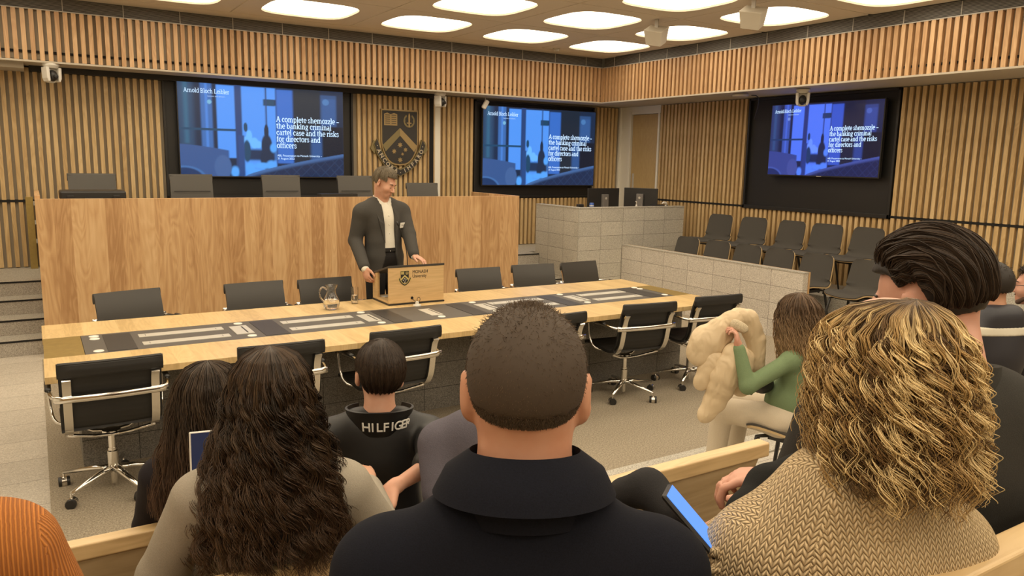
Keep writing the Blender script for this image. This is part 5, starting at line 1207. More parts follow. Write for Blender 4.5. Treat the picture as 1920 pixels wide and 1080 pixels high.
def short_hair(F, root, n, ln, cols, seed=1, rad=0.0007, front=0.55, nape=-0.62, side=-0.15, droop=0.6, top=1.0, name='hair', mat=None, rough=0.004):
    g = np.random.default_rng(seed); az = g.uniform(-PI, PI, n*2); el = np.arcsin(g.uniform(math.sin(-0.9), 1, n*2))
    m = hair_region(az, el, front, nape, side); az, el = az[m][:n], el[m][:n]
    p, nr = scalp(F, az, el, -0.002); N = len(az)
    dn = -F.H[:, 2]*np.cos(el)[:, None]*0.9-F.H[:, 1]*0.15+F.H[:, 1]*(np.sin(el)[:, None]**3)*0.55
    dirn = nr*(1-droop)+dn*droop+g.normal(0, 0.22, (N, 3)); dirn /= np.linalg.norm(dirn, axis=1)[:, None]
    L = ln*(0.35+0.65*np.clip((el+0.75)/1.4, 0, 1))*g.uniform(0.75, 1.15, N)*F.s*np.where(el > 0.6, top, 1)
    S = 4; t = np.linspace(0, 1, S)
    P = p[:, None, :]+(nr[:, None, :]*0.45*(1-t[None, :, None])+dirn[:, None, :])*L[:, None, None]*t[None, :, None]
    c = np.array(cols)[g.integers(0, len(cols), N)]*g.uniform(0.75, 1.25, (N, 1))
    return strands(name, P, rad, rad*0.4, c, mat or M['hair_matte'], root)
def clip_hair(F, P, az_el, ok):                    # freeze every strand where it would leave the hairline
    keep = ok[:, 0]; P = P[keep].copy(); ok = ok[keep]
    for i in range(1, P.shape[1]):
        ok[:, i] &= ok[:, i-1]; bad = ~ok[:, i]; P[bad, i] = P[bad, i-1]+(P[bad, i]-P[bad, i-1])*0.02
    return P, keep
def hair_cap(F, root, mat, lift=0.006, front=0.55, nape=-0.62, side=-0.15, name='hair', extra=None, h=0.005, bulge=0.0):
    B = Body(); B.ell(F.c+F.H@(SCC*F.s), (SCR+lift)*F.s, F.H)
    if bulge: B.ell(F.c+F.H@(V3(0, 0.0, 0.055)*F.s), V3(0.07, 0.085, 0.062+bulge)*F.s, F.H)
    if extra: extra(B)
    def cut(X, Y, Z):
        dx, dy, dz = X-F.c[0], Y-F.c[1], Z-F.c[2]; H = F.H
        x = (dx*H[0, 0]+dy*H[1, 0]+dz*H[2, 0])/F.s-SCC[0]; y = (dx*H[0, 1]+dy*H[1, 1]+dz*H[2, 1])/F.s-SCC[1]; z = (dx*H[0, 2]+dy*H[1, 2]+dz*H[2, 2])/F.s-SCC[2]
        az = np.arctan2(x/SCR[0], -y/SCR[1]); el = np.arctan2(z/SCR[2], np.sqrt((x/SCR[0])**2+(y/SCR[1])**2))
        a = np.abs(az)/PI
        lim = np.where(a < 0.38, nape+(a/0.38)**4*0.12, np.where(a < 0.55, np.interp(a, (0.38, 0.44, 0.55), (nape+0.12, 0.25, side)), np.interp(a, (0.55, 0.60, 0.68, 1.0), (side, side+0.28, front, front+0.08))))
        return (lim-el)*0.07
    return skin_obj(name, B, mat, root, h, 0.02, cut)
def long_hair(F, root, n, prof, cols, seed=3, clump=10, wave=(0.006, 0.02), freq=(16, 24), span=2.0, rad=(0.0011, 0.0006), S=46, yaw_down=True, name='hair', lay=(0.62, 1.02), zend=(-0.36, -0.22), jitter=0.006, mat=None, tipmix=None, root_col=None, curl3=1.0, top_az=3.1, tipfree=0.0):
    """prof rows: z, half width, half depth, centre y (head frame, metres); the hair hangs over that envelope"""
    g = np.random.default_rng(seed); prof = np.array(prof, float)[::-1]
    nc = max(1, n//clump); az0 = g.uniform(-span, span, nc); ph0 = g.uniform(0, 2*PI, nc); fr0 = g.uniform(*freq, nc); ly0 = lay[0]+(lay[1]-lay[0])*g.uniform(0, 1, nc)**0.5; ze0 = g.uniform(*zend, nc); am0 = g.uniform(0.6, 1.3, nc)
    ztop = prof[-1, 0]
    paths = np.zeros((nc*clump, S, 3)); col = np.zeros((nc*clump, S, 3)); w = 0
    C = np.array(cols, float)
    for c in range(nc):
        zs0 = ztop-0.0015*g.uniform() if g.uniform() < 0.7 else ztop-g.uniform(0.005, 0.09)
        cc = C[g.integers(0, len(C))]
        for j in range(clump):
            jit = g.normal(0, jitter, 3); k = g.uniform(0.9, 1.08)
            t = np.linspace(0, 1, S); z = zs0+(ze0[c]*k-zs0)*(t**1.35)
            rx = np.interp(z, prof[:, 0], prof[:, 1]); ry = np.interp(z, prof[:, 0], prof[:, 2]); yc = np.interp(z, prof[:, 0], prof[:, 3])
            grow = np.clip(t*2.2, 0, 1)**1.2; fr = ly0[c]+(1-ly0[c])*(1-np.clip(t*4, 0, 1)); fr = np.where(t < 0.3, np.maximum(fr, 0.97), fr)
            a = az0[c]+g.normal(0, 0.015)+0*t
            x = rx*fr*np.sin(a); y = yc-ry*fr*np.cos(a)
            amp = (wave[0]+(wave[1]-wave[0])*grow)*am0[c]*grow; th = ph0[c]+fr0[c]*(z-zs0)*-1*2*PI/ (1.0) *0.16+g.normal(0, 0.12)
            er = np.stack([np.sin(a), -np.cos(a), 0*a], 1); et = np.stack([np.cos(a), np.sin(a), 0*a], 1)
            P = np.stack([x, y, z], 1)+er*(amp*np.cos(th)*curl3)[:, None]+et*(amp*np.sin(th))[:, None]+jit[None, :]*(0.25+grow[:, None]*(1+tipfree*t[:, None]**2))
            P[:, 2] += amp*0.3*np.sin(th+1.0)
            paths[w] = P
            sh = g.uniform(0.7, 1.25); base = cc*sh
            if tipmix is not None: q = np.clip((t-tipmix[1])/tipmix[2], 0, 1)[:, None]; base = base[None, :]*(1-q)+np.array(tipmix[0])[None, :]*sh*q
            elif root_col is not None: q = np.clip((t-root_col[1])/root_col[2], 0, 1)[:, None]; base = np.array(root_col[0])[None, :]*sh*(1-q)+base[None, :]*q
            else: base = np.repeat(base[None, :], S, 0)
            col[w] = base; w += 1
    A = yawframe(math.degrees(math.atan2(F.H[0, 1], F.H[1, 1]))) if yaw_down else F.H
    W = F.c+(paths*F.s)@A.T
    return strands(name, W, rad[0], rad[1], col, mat or M['hair'], root)
def hair_volume(F, root, prof, mat, name='hair_mass', span=2.0, shrink=0.93, h=0.008, front_cut=0.02):
    A = yawframe(math.degrees(math.atan2(F.H[0, 1], F.H[1, 1]))); B = Body()
    pr = sorted(prof, key=lambda q: -q[0]); zs = np.linspace(pr[0][0]-0.048, pr[-1][0], 16); P = np.array(pr)[::-1]
    for z in zs:
        rx, ry, yc = [np.interp(z, P[:, 0], P[:, i]) for i in (1, 2, 3)]
        if rx < 0.012: continue
        B.ell(F.c+A@(V3(0, yc, z)*F.s), V3(rx*shrink, ry*shrink, 0.035)*F.s, A, 0.03)
    def cut(X, Y, Z):
        x = (X-F.c[0])*A[0, 0]+(Y-F.c[1])*A[1, 0]; y = (X-F.c[0])*A[0, 1]+(Y-F.c[1])*A[1, 1]; z = Z-F.c[2]
        return np.where(z < 0.055*F.s, y-front_cut*F.s, -1.0)
    return skin_obj(name, B, mat, root, h, 0.03, cut)
# ------------------------------------------------------------------ timber benches of the public seating
def bench_row(label, y, z, x0, x1, zf):
    t = thing('public_bench', label, 'bench', ((x0+x1)/2, y, zf))
    b = MB(); b.prism([(-0.032, z-0.05), (-0.03, z), (0.022, z), (0.024, z-0.055)], x0, x1, 'x'); o = obj('top_rail', b, M['oak_x'], t, bevel=0.006, seg=3); o.location = (-(x0+x1)/2, 0, -zf)
    b = MB(); b.prism([(x0, zf+0.36), (x1-0.26, zf+0.36), (x1-0.05, z-0.05), (x0, z-0.05)], -0.026, 0.0, 'y'); o = obj('back_panel', b, M['bench_back'], t); o.location = (-(x0+x1)/2, 0, -zf)
    b = MB(); b.box(x0, x1-0.28, 0.0, 0.42, zf+0.36, zf+0.40); o = obj('seat', b, M['oak_x'], t, bevel=0.004); o.location = (-(x0+x1)/2, 0, -zf)
    b = MB(); b.box(x0+0.1, x1-0.35, 0.02, 0.36, zf+0.0, zf+0.36); o = obj('seat_base', b, M['bench_back'], t); o.location = (-(x0+x1)/2, 0, -zf)
    return t
M['bench_back'] = wood('bench_back', (0.27, 0.185, 0.09), (0.34, 0.24, 0.125), (0.39, 0.285, 0.16), grain_axis=0, gs=1.3, rough=0.5)
bench_row('pale oak bench rail behind the women at the left, front row', 2.47, 0.81, -1.6, 1.15, 0.0)
bench_row('pale oak bench with a long rail ending beside the woman in green', 1.71, 1.0, -1.6, 2.13, 0.2)
bench_row('oak bench rail behind the curly haired woman at the lower right', 0.53, 1.385, -1.6, 3.6, 0.5)

# ------------------------------------------------------------------ people
DK = [(0.018, 0.011, 0.007), (0.026, 0.016, 0.010), (0.036, 0.022, 0.013)]
DKB = [(0.036, 0.021, 0.012), (0.052, 0.030, 0.016), (0.026, 0.016, 0.009), (0.072, 0.043, 0.022)]
BRN = [(0.030, 0.019, 0.012), (0.045, 0.028, 0.017), (0.060, 0.038, 0.022)]
M['trouser_dark'] = cloth('trouser_dark', (0.022, 0.021, 0.022)); M['shoe_dark'] = plain('shoe_dark', (0.02, 0.018, 0.016), 0.45)
M['hair_dark'] = plain('hair_dark', (0.013, 0.008, 0.005), 0.6); M['hair_brown'] = plain('hair_brown', (0.028, 0.018, 0.012), 0.65)

# man in the navy coat, right in front of the viewer
def navy_man():
    c = at(986, 735, 1.05); N = c+yawframe(33)@V3(0, -0.030, -0.128)
    F = Figure(N, 30, c, 33, 2, sc=1.0, sh=0.195, shz=-0.118, floor=0.5, hip=0.50)
    F.arm(-1, F.L(-0.25, 0.04, -0.34), F.L(-0.10, 0.25, -0.42)); F.arm(1, F.L(0.25, 0.04, -0.34), F.L(0.12, 0.26, -0.40))
    r = person('man with short cropped hair in a dark navy coat, seen from behind in the centre', F)
    F.skin(r, M['skin_ruddy'], 0.005, face=True, neck=0.064)
    coat = cloth('navy_wool', (0.0065, 0.0072, 0.0125), 0.95, 0.25, 90, 0.18)
    B = Body(); F.torso(B, 0.012); F.arms_to(B, (0.068, 0.056, 0.042), 0.95)
    skin_obj('coat', B, coat, r, 0.010, 0.03)
    B = Body(); F.legs(B, 0.0); skin_obj('trousers', B, M['trouser_dark'], r, 0.014, 0.03); shoes(F, r, M['shoe_dark'])
    collar(F, r, coat, 0.078, -0.02, 0.068, 0.012, 'collar', 0.7, flare=-0.14, fold=True, foldk=0.60)
    hair_cap(F, r, plain('hair_cropped', (0.050, 0.032, 0.019), 0.75), 0.004, nape=-0.42, side=-0.05, front=0.5)
    short_hair(F, r, 56000, 0.012, [(0.085, 0.055, 0.032), (0.11, 0.072, 0.042), (0.060, 0.038, 0.022)], 5, 0.00050, nape=-0.62, side=-0.1, front=0.5, droop=0.82, top=1.1)
    short_hair(F, r, 30000, 0.0055, [(0.085, 0.055, 0.032), (0.06, 0.038, 0.022)], 6, 0.0004, nape=-0.88, side=-0.35, front=0.5, droop=0.85, name='stubble')
    return F
FN = navy_man()

# woman with long dark curls
def dark_curls():
    c = at(510, 742, 1.88); N = c+yawframe(20)@V3(0, -0.03, -0.140)
    F = Figure(N, 18, c, 20, 5, sc=1.0, sh=0.175, floor=0.2, hip=0.50)
    F.arm(-1, F.L(-0.27, 0.02, -0.30), F.L(-0.12, 0.24, -0.36)); F.arm(1, F.L(0.27, 0.06, -0.27), F.L(0.24, 0.27, -0.22))
    r = person('woman with long dark curly hair and a pale grey jumper, seen from behind', F)
    F.skin(r, M['skin_tan'], 0.008)
    knit = cloth('pale_jumper', (0.31, 0.275, 0.22), 0.95, 0.10, 70, 0.25)
    B = Body(); F.torso(B, 0.010); F.arms_to(B, (0.066, 0.058, 0.042), 0.93)
    skin_obj('jumper', B, knit, r, 0.010, 0.03)
    B = Body(); F.legs(B); skin_obj('trousers', B, M['trouser_dark'], r, 0.014, 0.03); shoes(F, r, M['shoe_dark'])
    prof = [(0.128, 0.002, 0.002, -0.012), (0.122, 0.035, 0.045, -0.012), (0.105, 0.066, 0.083, -0.012), (0.07, 0.088, 0.106, -0.012), (0.02, 0.100, 0.118, -0.014), (-0.05, 0.112, 0.124, -0.02), (-0.12, 0.140, 0.132, -0.03), (-0.20, 0.168, 0.138, -0.045), (-0.30, 0.190, 0.135, -0.06), (-0.42, 0.190, 0.125, -0.07), (-0.50, 0.18, 0.12, -0.07)]
    hair_volume(F, r, prof[:9], M['hair_dark'], shrink=0.88)
    long_hair(F, r, 4200, prof, DKB, 11, 16, (0.0005, 0.0115), (48, 90), 2.05, (0.0013, 0.0006), 84, zend=(-0.40, -0.22), jitter=0.0028, tipmix=((0.095, 0.052, 0.027), 0.5, 0.6), tipfree=0.9)
    return F
FD = dark_curls()

# woman beyond her, dark straight hair, holding a tablet
def small_dark():
    c = at(394, 748, 2.42); N = c+yawframe(20)@V3(0, -0.03, -0.14)
    F = Figure(N, 22, c, 22, 12, sc=0.97, sh=0.165, floor=0.0, hip=0.49)
    F.arm(-1, F.L(-0.22, 0.06, -0.30), F.L(-0.08, 0.28, -0.26)); F.arm(1, F.L(0.22, 0.06, -0.30), F.L(0.08, 0.28, -0.26))
    r = person('woman with straight dark brown hair and dark top, far left of the front bench', F)
    F.skin(r, M['skin_tan'], 0.009)
    top = cloth('dark_top', (0.016, 0.013, 0.016))
    B = Body(); F.torso(B, 0.008); F.arms_to(B, (0.058, 0.05, 0.038), 0.93); skin_obj('top', B, top, r, 0.012, 0.03)
    B = Body(); F.legs(B); skin_obj('trousers', B, M['trouser_dark'], r, 0.016, 0.03); shoes(F, r, M['shoe_dark'])
    prof = [(0.122, 0.002, 0.002, -0.012), (0.115, 0.035, 0.045, -0.012), (0.10, 0.062, 0.078, -0.012), (0.06, 0.086, 0.104, -0.014), (0.0, 0.095, 0.112, -0.016), (-0.08, 0.108, 0.115, -0.02), (-0.16, 0.135, 0.115, -0.035), (-0.26, 0.155, 0.115, -0.05), (-0.38, 0.15, 0.11, -0.06)]
    prof = [tuple(q*1.06 for q in row) for row in prof]
    hair_volume(F, r, prof[:8], M['hair_dark'], shrink=0.90)
    long_hair(F, r, 3400, prof, BRN, 12, 12, (0.002, 0.009), (25, 40), 2.1, (0.0014, 0.0007), 40, zend=(-0.36, -0.28), lay=(0.86, 1.03), jitter=0.0065, tipmix=((0.085, 0.045, 0.026), 0.5, 0.5))
    return F
FS = small_dark()
t = thing('tablet', 'thin tablet with dark blue screen and pale rim, held up by the dark haired woman', 'tablet', tuple(at(388, 838, 2.12)))
Mx = Matrix.Rotation(math.radians(-12), 4, 'Z') @ Matrix.Rotation(math.radians(-12), 4, 'X')
b = MB(); b.box(-0.045, 0.045, -0.004, 0.004, -0.09, 0.045, M=Mx); obj('tablet_case', b, M['white_plastic'], t, bevel=0.003)
b = MB(); b.box(-0.040, 0.040, -0.006, -0.0035, -0.086, 0.041, M=Mx); obj('screen', b, emit('tablet_glow', (0.008, 0.016, 0.05), 0.6), t)

# man with the lettered collar
def collar_man():
    c = at(712, 706, 2.78); N = c+yawframe(24)@V3(0, -0.03, -0.118)
    F = Figure(N, 24, c, 20, 4, -4, sc=0.98, sh=0.19, floor=0.0, hip=0.50)
    F.arm(-1, F.L(-0.24, 0.05, -0.32), F.L(-0.08, 0.27, -0.38)); F.arm(1, at(812, 868, 2.46), at(738, 914, 2.30))
    F.arms['hand1'] = ((at(700, 945, 2.25)-at(738, 914, 2.30)), V3(0, 0, -1), (15, 30, 25))
    r = person('man with short dark hair and black jacket with a white lettered collar', F)
    F.skin(r, M['skin_fair'], 0.006)
    jk = plain('black_nylon', (0.006, 0.0055, 0.0055), 0.5, bump=0.25, nscale=14)
    B = Body(); F.torso(B, 0.012); F.arms_to(B, (0.066, 0.056, 0.05), 0.12)
    skin_obj('jacket', B, jk, r, 0.010, 0.03)
    B = Body(); F.legs(B); skin_obj('trousers', B, M['trouser_dark'], r, 0.016, 0.03); shoes(F, r, M['shoe_dark'])
    co = collar(F, r, jk, 0.100, -0.065, 0.03, 0.008, 'collar', 0.75, flare=0.22)
    word = 'HILFIGER'
    for k, ch in enumerate(word):
        a = -0.35+1.30*k/7; rr = 0.1185
        p = F.L(rr*math.sin(a)*1.05, -0.012-rr*math.cos(a)*0.95, -0.038)-np.array(r.location)
        yaw = math.radians(24)
        text('letter', ch, 0.047, M['logo_white'], co, tuple(p), (math.radians(100), 0, -yaw+a), 'CENTER', off=0.0004, ext=0.001, sx=1.02)
    hair_cap(F, r, plain('hair_combed', (0.022, 0.014, 0.009), 0.5), 0.006, nape=-0.80, side=-0.15, front=0.45)
    g = np.random.default_rng(9); n = 2600; S = 9                       # smooth strands combed from the crown outwards
    az = g.uniform(-PI, PI, n); e1 = np.where(np.abs(az) > 1.9, 0.45, np.where(np.abs(az) > 1.2, 0.0, -0.82))+g.normal(0, 0.05, n)
    t = np.linspace(0, 1, S)[None, :]; el = 1.56+(e1[:, None]-1.56)*t; A2 = az[:, None]+0.25*t
    az = np.where(np.abs(az) > 3.3, 0, az)
    lift = 0.0175+0.003*np.sin(az*23)[:, None]*t+0.006*np.sin(np.clip(el, 0, 1.5))-0.008*t**3
    P = np.stack([scalp(F, A2[:, i], el[:, i], lift[:, i]+g.normal(0, 0.0006, n))[0] for i in range(S)], 1)
    strands('hair_strands', P, 0.0012, 0.0006, np.array(DK)[g.integers(0, 3, n)]*g.uniform(0.8, 1.5, (n, 1)), M['hair'], r)
    p2, n2 = scalp(F, g.uniform(-PI, PI, 1500), g.uniform(0.35, 1.55, 1500), 0.016); dv = -F.H[:, 1]*0.02-F.H[:, 2]*0.012
    strands('crown_hair', p2[:, None, :]+dv*np.linspace(-1, 1, 5)[None, :, None]*0.6-n2[:, None, :]*(np.linspace(-1, 1, 5)**2)[None, :, None]*0.004, 0.0013, 0.0007, np.array(DK)[g.integers(0, 3, 1500)]*g.uniform(0.8, 1.5, (1500, 1)), M['hair'], r)
    return F
FH = collar_man()

# man in the blue grey shirt (his head is hidden behind the navy coat man)
def blue_shirt():
    N = at(922, 772, 2.36); c = N+yawframe(24)@V3(0.045, 0.05, 0.145)
    F = Figure(N, 26, c, 24, 5, sc=0.98, sh=0.165, floor=0.2, hip=0.50)
    F.arm(-1, at(828, 925, 2.30), at(900, 985, 2.42)); F.arm(1, F.L(0.24, 0.05, -0.32), F.L(0.1, 0.28, -0.36))
    r = person('person in a blue grey short sleeved shirt, mostly hidden by the navy coat', F)
    F.skin(r, M['skin_fair'], 0.010)
    sh = cloth('blue_grey_cotton', (0.105, 0.095, 0.115), 0.9, 0.1, 50, 0.45)
    B = Body(); F.torso(B, 0.010); F.arms_to(B, (0.068, 0.060, 0.05), 0.0); skin_obj('shirt', B, sh, r, 0.010, 0.03)
    B = Body(); F.legs(B); skin_obj('trousers', B, cloth('navy_trousers', (0.03, 0.027, 0.045)), r, 0.014, 0.03); shoes(F, r, M['shoe_dark'])
    collar(F, r, M['trouser_dark'], 0.075, -0.04, 0.03, 0.008, 'collar', 0.6)
    hair_cap(F, r, M['hair_dark'], 0.008)
    short_hair(F, r, 9000, 0.022, DKB, 16, 0.0010, droop=0.85, name='hair_strands')
    return F
FB = blue_shirt()

# person in the orange knit at the lower left edge
def orange():
    N = at(-290, 940, 1.06); c = N+yawframe(12)@V3(0, 0.03, 0.135)
    F = Figure(N, 14, c, 14, 5, sc=1.0, sh=0.19, floor=0.5, hip=0.50)
    F.arm(-1, F.L(-0.24, 0.05, -0.32), F.L(-0.1, 0.27, -0.36)); F.arm(1, F.L(0.255, 0.05, -0.33), F.L(0.12, 0.27, -0.40))
    r = person('person in a ribbed orange jumper cut off by the left edge', F)
    F.skin(r, M['skin_fair'], 0.010)
    t = NT('orange_rib'); v = t.uv(); w = t.n('ShaderNodeTexWave', i_Scale=55.0); w.bands_direction = 'X'; t.l(v, w.inputs['Vector'])
    w.inputs['Distortion'].default_value = 0.6; w.inputs['Detail Scale'].default_value = 0.4
    t.set(base=t.ramp(w.outputs[0], [(0.2, (0.31, 0.10, 0.018)), (0.8, (0.50, 0.18, 0.033))]), rough=0.9); t.bump(w.outputs[0], 0.7, 0.004)
    B = Body(); F.torso(B, 0.012); F.arms_to(B, (0.070, 0.060, 0.045), 0.95); skin_obj('jumper', B, t.m, r, 0.010, 0.03)
    B = Body(); F.legs(B); skin_obj('trousers', B, M['trouser_dark'], r, 0.016, 0.03); shoes(F, r, M['shoe_dark'])
    hair_cap(F, r, M['hair_brown'], 0.010)
    short_hair(F, r, 12000, 0.022, BRN, 15, 0.0010, droop=0.85, name='hair_strands')
orange()

# dark haired man at the right, head turned left and bowed
def right_man():
    c = at(1738, 568, 1.50); N = c+yawframe(20)@V3(0.0, -0.070, -0.120)
    F = Figure(N, 34, c, -2, 20, 4, sc=1.02, sh=0.20, floor=0.5, hip=0.50)
    F.arm(-1, F.L(-0.25, 0.05, -0.33), F.L(-0.1, 0.27, -0.40)); F.arm(1, F.L(0.25, 0.05, -0.33), F.L(0.1, 0.27, -0.40))
    r = person('man with dark brushed back hair and dark grey jumper at the right', F)
    F.skin(r, M['skin_pink'], 0.006, neck=0.058)
    gr = cloth('charcoal_knit', (0.040, 0.038, 0.034), 0.95, 0.12, 90, 0.3)
    B = Body(); F.torso(B, 0.014); F.arms_to(B, (0.070, 0.060, 0.045), 0.95); skin_obj('jumper', B, gr, r, 0.010, 0.03)
    B = Body(); F.legs(B); skin_obj('trousers', B, M['trouser_dark'], r, 0.016, 0.03); shoes(F, r, M['shoe_dark'])
    collar(F, r, gr, 0.076, -0.055, 0.030, 0.012, 'collar', 0.3, flare=-0.1)
    hair_cap(F, r, M['hair_dark'], 0.006, nape=-0.72, side=0.12, front=0.50, bulge=0.012)
    g = np.random.default_rng(21); n = 9000; S = 16                     # long strands brushed from the forehead to the nape
    lat = g.uniform(-1.4, 1.4, n); t = np.linspace(0, 1, S)[None, :]
    st = g.uniform(0.0, 0.75, n)[:, None]; ln = g.uniform(0.5, 0.9, n)[:, None]
    u = np.clip(st+ln*t, 0, 1.25); ang = 0.50+0.30*np.abs(lat[:, None])+u*2.45                     # angle from the face over the crown to the nape
    wob = 0.05*np.sin(6*u+lat[:, None]*9)+0.03*np.sin(17*u+lat[:, None]*31)
    la = lat[:, None]*(0.92+0.12*np.sin(ang))+wob
    x = SCR[0]*np.sin(la); cs = np.cos(la); y = SCC[1]+SCR[1]*cs*np.cos(ang); z = SCC[2]+SCR[2]*cs*np.sin(ang)
    lift = 0.013+0.014*np.clip(np.sin(ang), 0, 1)**0.8*(1-0.35*(la/1.2)**2)+g.normal(0, 0.0016, (n, 1))+0.004*np.sin(lat*47)[:, None]
    lift = lift*np.clip(0.25+t*4, 0, 1)
    P = np.stack([x, y, z], 2); nn = np.stack([x/SCR[0]**2, (y-SCC[1])/SCR[1]**2, (z-SCC[2])/SCR[2]**2], 2); nn /= np.linalg.norm(nn, axis=2)[..., None]
    d0 = (P-SCC)/SCR; mg = hair_region(np.arctan2(d0[..., 0], -d0[..., 1]), np.arcsin(np.clip(d0[..., 2], -1, 1)), 0.50, -0.72, 0.12, True)
    lift = lift*np.clip(0.30+mg*1.8, 0.30, 1.0); P = P+nn*lift[..., None]; ok = mg > 0
    P, keep = clip_hair(F, P, None, ok)
    W = F.c+(P*F.s)@F.H.T
    strands('hair_strands', W, 0.0009, 0.0004, (np.array(DK)[g.integers(0, 3, n)]*g.uniform(0.9, 1.7, (n, 1)))[keep], M['hair'], r)
    B = Body(); B.chain([F.c+F.H@V3(-0.03, 0.082, 0.036), F.c+F.H@V3(-0.052, 0.066, 0.034)], [0.004, 0.003]); skin_obj('eyebrow', B, M['hair_dark'], r, 0.003, 0.004)
    return F
FR = right_man()

# curly blonde woman
M['knit'] = None
def knit_mat(name, c0, c1, u=0.0115, v=0.0095, strength=1.0):
    t = NT(name); q = t.uv(); s = t.n('ShaderNodeSeparateXYZ'); t.l(q, s.inputs[0])
    n = t.n('ShaderNodeTexNoise', i_Scale=9.0, i_Detail=2); t.l(q, n.inputs['Vector']); nz = t.math('MULTIPLY', t.math('SUBTRACT', n.outputs[0], 0.5), 0.8)
    U = t.math('ADD', t.math('DIVIDE', s.outputs[0], u), nz); Vv = t.math('ADD', t.math('DIVIDE', s.outputs[1], v), nz)
    fu = t.math('ABSOLUTE', t.math('SUBTRACT', t.math('FRACT', U), 0.5))          # V stitches
    vv = t.math('ADD', Vv, t.math('MULTIPLY', fu, 1.6))
    a = t.math('ABSOLUTE', t.math('SINE', t.math('MULTIPLY', vv, PI)))
    b = t.math('SINE', t.math('MULTIPLY', fu, 2*PI))
    h = t.math('MULTIPLY', t.math('POWER', a, 0.6), t.math('ADD', 0.35, t.math('MULTIPLY', b, 0.65)))
    t.set(base=t.ramp(h, [(0.05, c0), (0.6, c1)]), rough=0.92, spec=0.2); t.bump(h, strength, 0.006); return t.m
def curly():
    c = at(1650, 700, 1.15); N = c+yawframe(24)@V3(-0.02, 0.0, -0.155)
    F = Figure(N, 26, c, 12, 12, sc=1.0, sh=0.158, shz=-0.128, floor=0.5, hip=0.50)
    F.arm(-1, F.L(-0.235, 0.06, -0.29), at(1400, 985, 1.26)); F.arm(1, F.L(0.20, 0.07, -0.30), at(1475, 905, 1.42))
    F.arms['hand-1'] = ((at(1345, 995, 1.30)-at(1400, 985, 1.26)), V3(0.1, 0.3, -1), (20, 40, 30)); F.arms['hand1'] = ((at(1405, 895, 1.44)-at(1475, 905, 1.42)), V3(0, 0, -1), (35, 50, 35))
    r = person('woman with curly blonde highlighted hair and beige cable knit jumper', F)
    F.skin(r, M['skin_pink'], 0.006)
    kn = knit_mat('beige_knit', (0.38, 0.26, 0.135), (0.76, 0.58, 0.35), 0.0105, 0.009, 1.0)
    B = Body(); F.torso(B, 0.022); F.arms_to(B, (0.070, 0.064, 0.052), 0.80)
    B.cap(F.L(-0.05, -0.02, -0.01), F.L(0.05, -0.02, -0.01), 0.062)
    skin_obj('jumper', B, kn, r, 0.008, 0.035)
    # raised cables over the shoulder and sleeve
    sh, el, wr = F.arms[-1]
    for off in (-0.03, 0.03):
        for ph in (0, PI):
            L = []
            for t_ in np.linspace(0, 1, 50):
                p = sh+(el-sh)*t_; d = (el-sh)/np.linalg.norm(el-sh); back = -F.A[:, 1]*0.75+F.A[:, 2]*0.5-F.A[:, 0]*0.35; back = back-d*(back@d); back /= np.linalg.norm(back); sd = np.cross(d, back)
                o_ = off+0.012*math.sin(t_*14+ph); rr = math.sqrt(max(0, (0.070-0.006*t_)**2-o_*o_)); L.append(p+back*(rr*0.985+0.005*math.cos(t_*14+ph))+sd*o_-np.array(r.location))
            b = MB(); b.tube(L, 0.0085, 8); obj('cable_stitch', b, kn, r, True)
    collar(F, r, kn, 0.088, -0.06, 0.025, 0.018, 'collar', 0.5, flare=-0.1)
    B = Body(); F.legs(B); skin_obj('trousers', B, M['trouser_dark'], r, 0.016, 0.03); shoes(F, r, M['shoe_dark'])
    prof = [(0.120, 0.002, 0.002, -0.050), (0.115, 0.032, 0.036, -0.036), (0.101, 0.057, 0.070, -0.022), (0.072, 0.078, 0.096, -0.016), (0.03, 0.089, 0.106, -0.02), (-0.02, 0.096, 0.110, -0.025), (-0.08, 0.103, 0.112, -0.03), (-0.12, 0.104, 0.110, -0.04), (-0.17, 0.092, 0.10, -0.045), (-0.24, 0.08, 0.09, -0.05)]
    hair_volume(F, r, prof[:8], plain('hair_root_brown', (0.075, 0.043, 0.020), 0.7), shrink=0.84)
    bl = [(0.40, 0.25, 0.095), (0.52, 0.34, 0.14), (0.27, 0.155, 0.06), (0.17, 0.095, 0.038), (0.74, 0.55, 0.27), (0.12, 0.068, 0.030)]
    rc = ((0.085, 0.050, 0.024), 0.10, 0.40)
    long_hair(F, r, 3900, prof, bl[2:4]+bl[5:]+bl[5:]+bl[:1], 31, 13, (0.0008, 0.0078), (80, 170), 2.35, (0.00085, 0.00045), 90, zend=(-0.155, -0.02), jitter=0.0019, lay=(0.80, 1.05), tipfree=2.5, root_col=rc)
    long_hair(F, r, 1500, prof, [bl[0], bl[1], bl[4], bl[4]], 32, 9, (0.0008, 0.0085), (80, 165), 2.35, (0.00095, 0.0005), 90, zend=(-0.165, -0.01), jitter=0.0015, lay=(0.90, 1.15), name='hair_highlights', tipfree=3.0, root_col=((0.20, 0.125, 0.055), 0.05, 0.30))
    return F
FC = curly()
def local_box(name, c, A, half, mat, parent, bevel=0.0):
    b = MB(); V = []
    for z in (-1, 1):
        for x, y in ((-1, -1), (1, -1), (1, 1), (-1, 1)): V.append(np.array(c)+A@(V3(x, y, z)*half)-np.array(parent.location))
    b.add(V, [(3, 2, 1, 0), (4, 5, 6, 7), (0, 1, 5, 4), (1, 2, 6, 5), (2, 3, 7, 6), (3, 0, 4, 7)]); return obj(name, b, mat, parent, bevel=bevel)
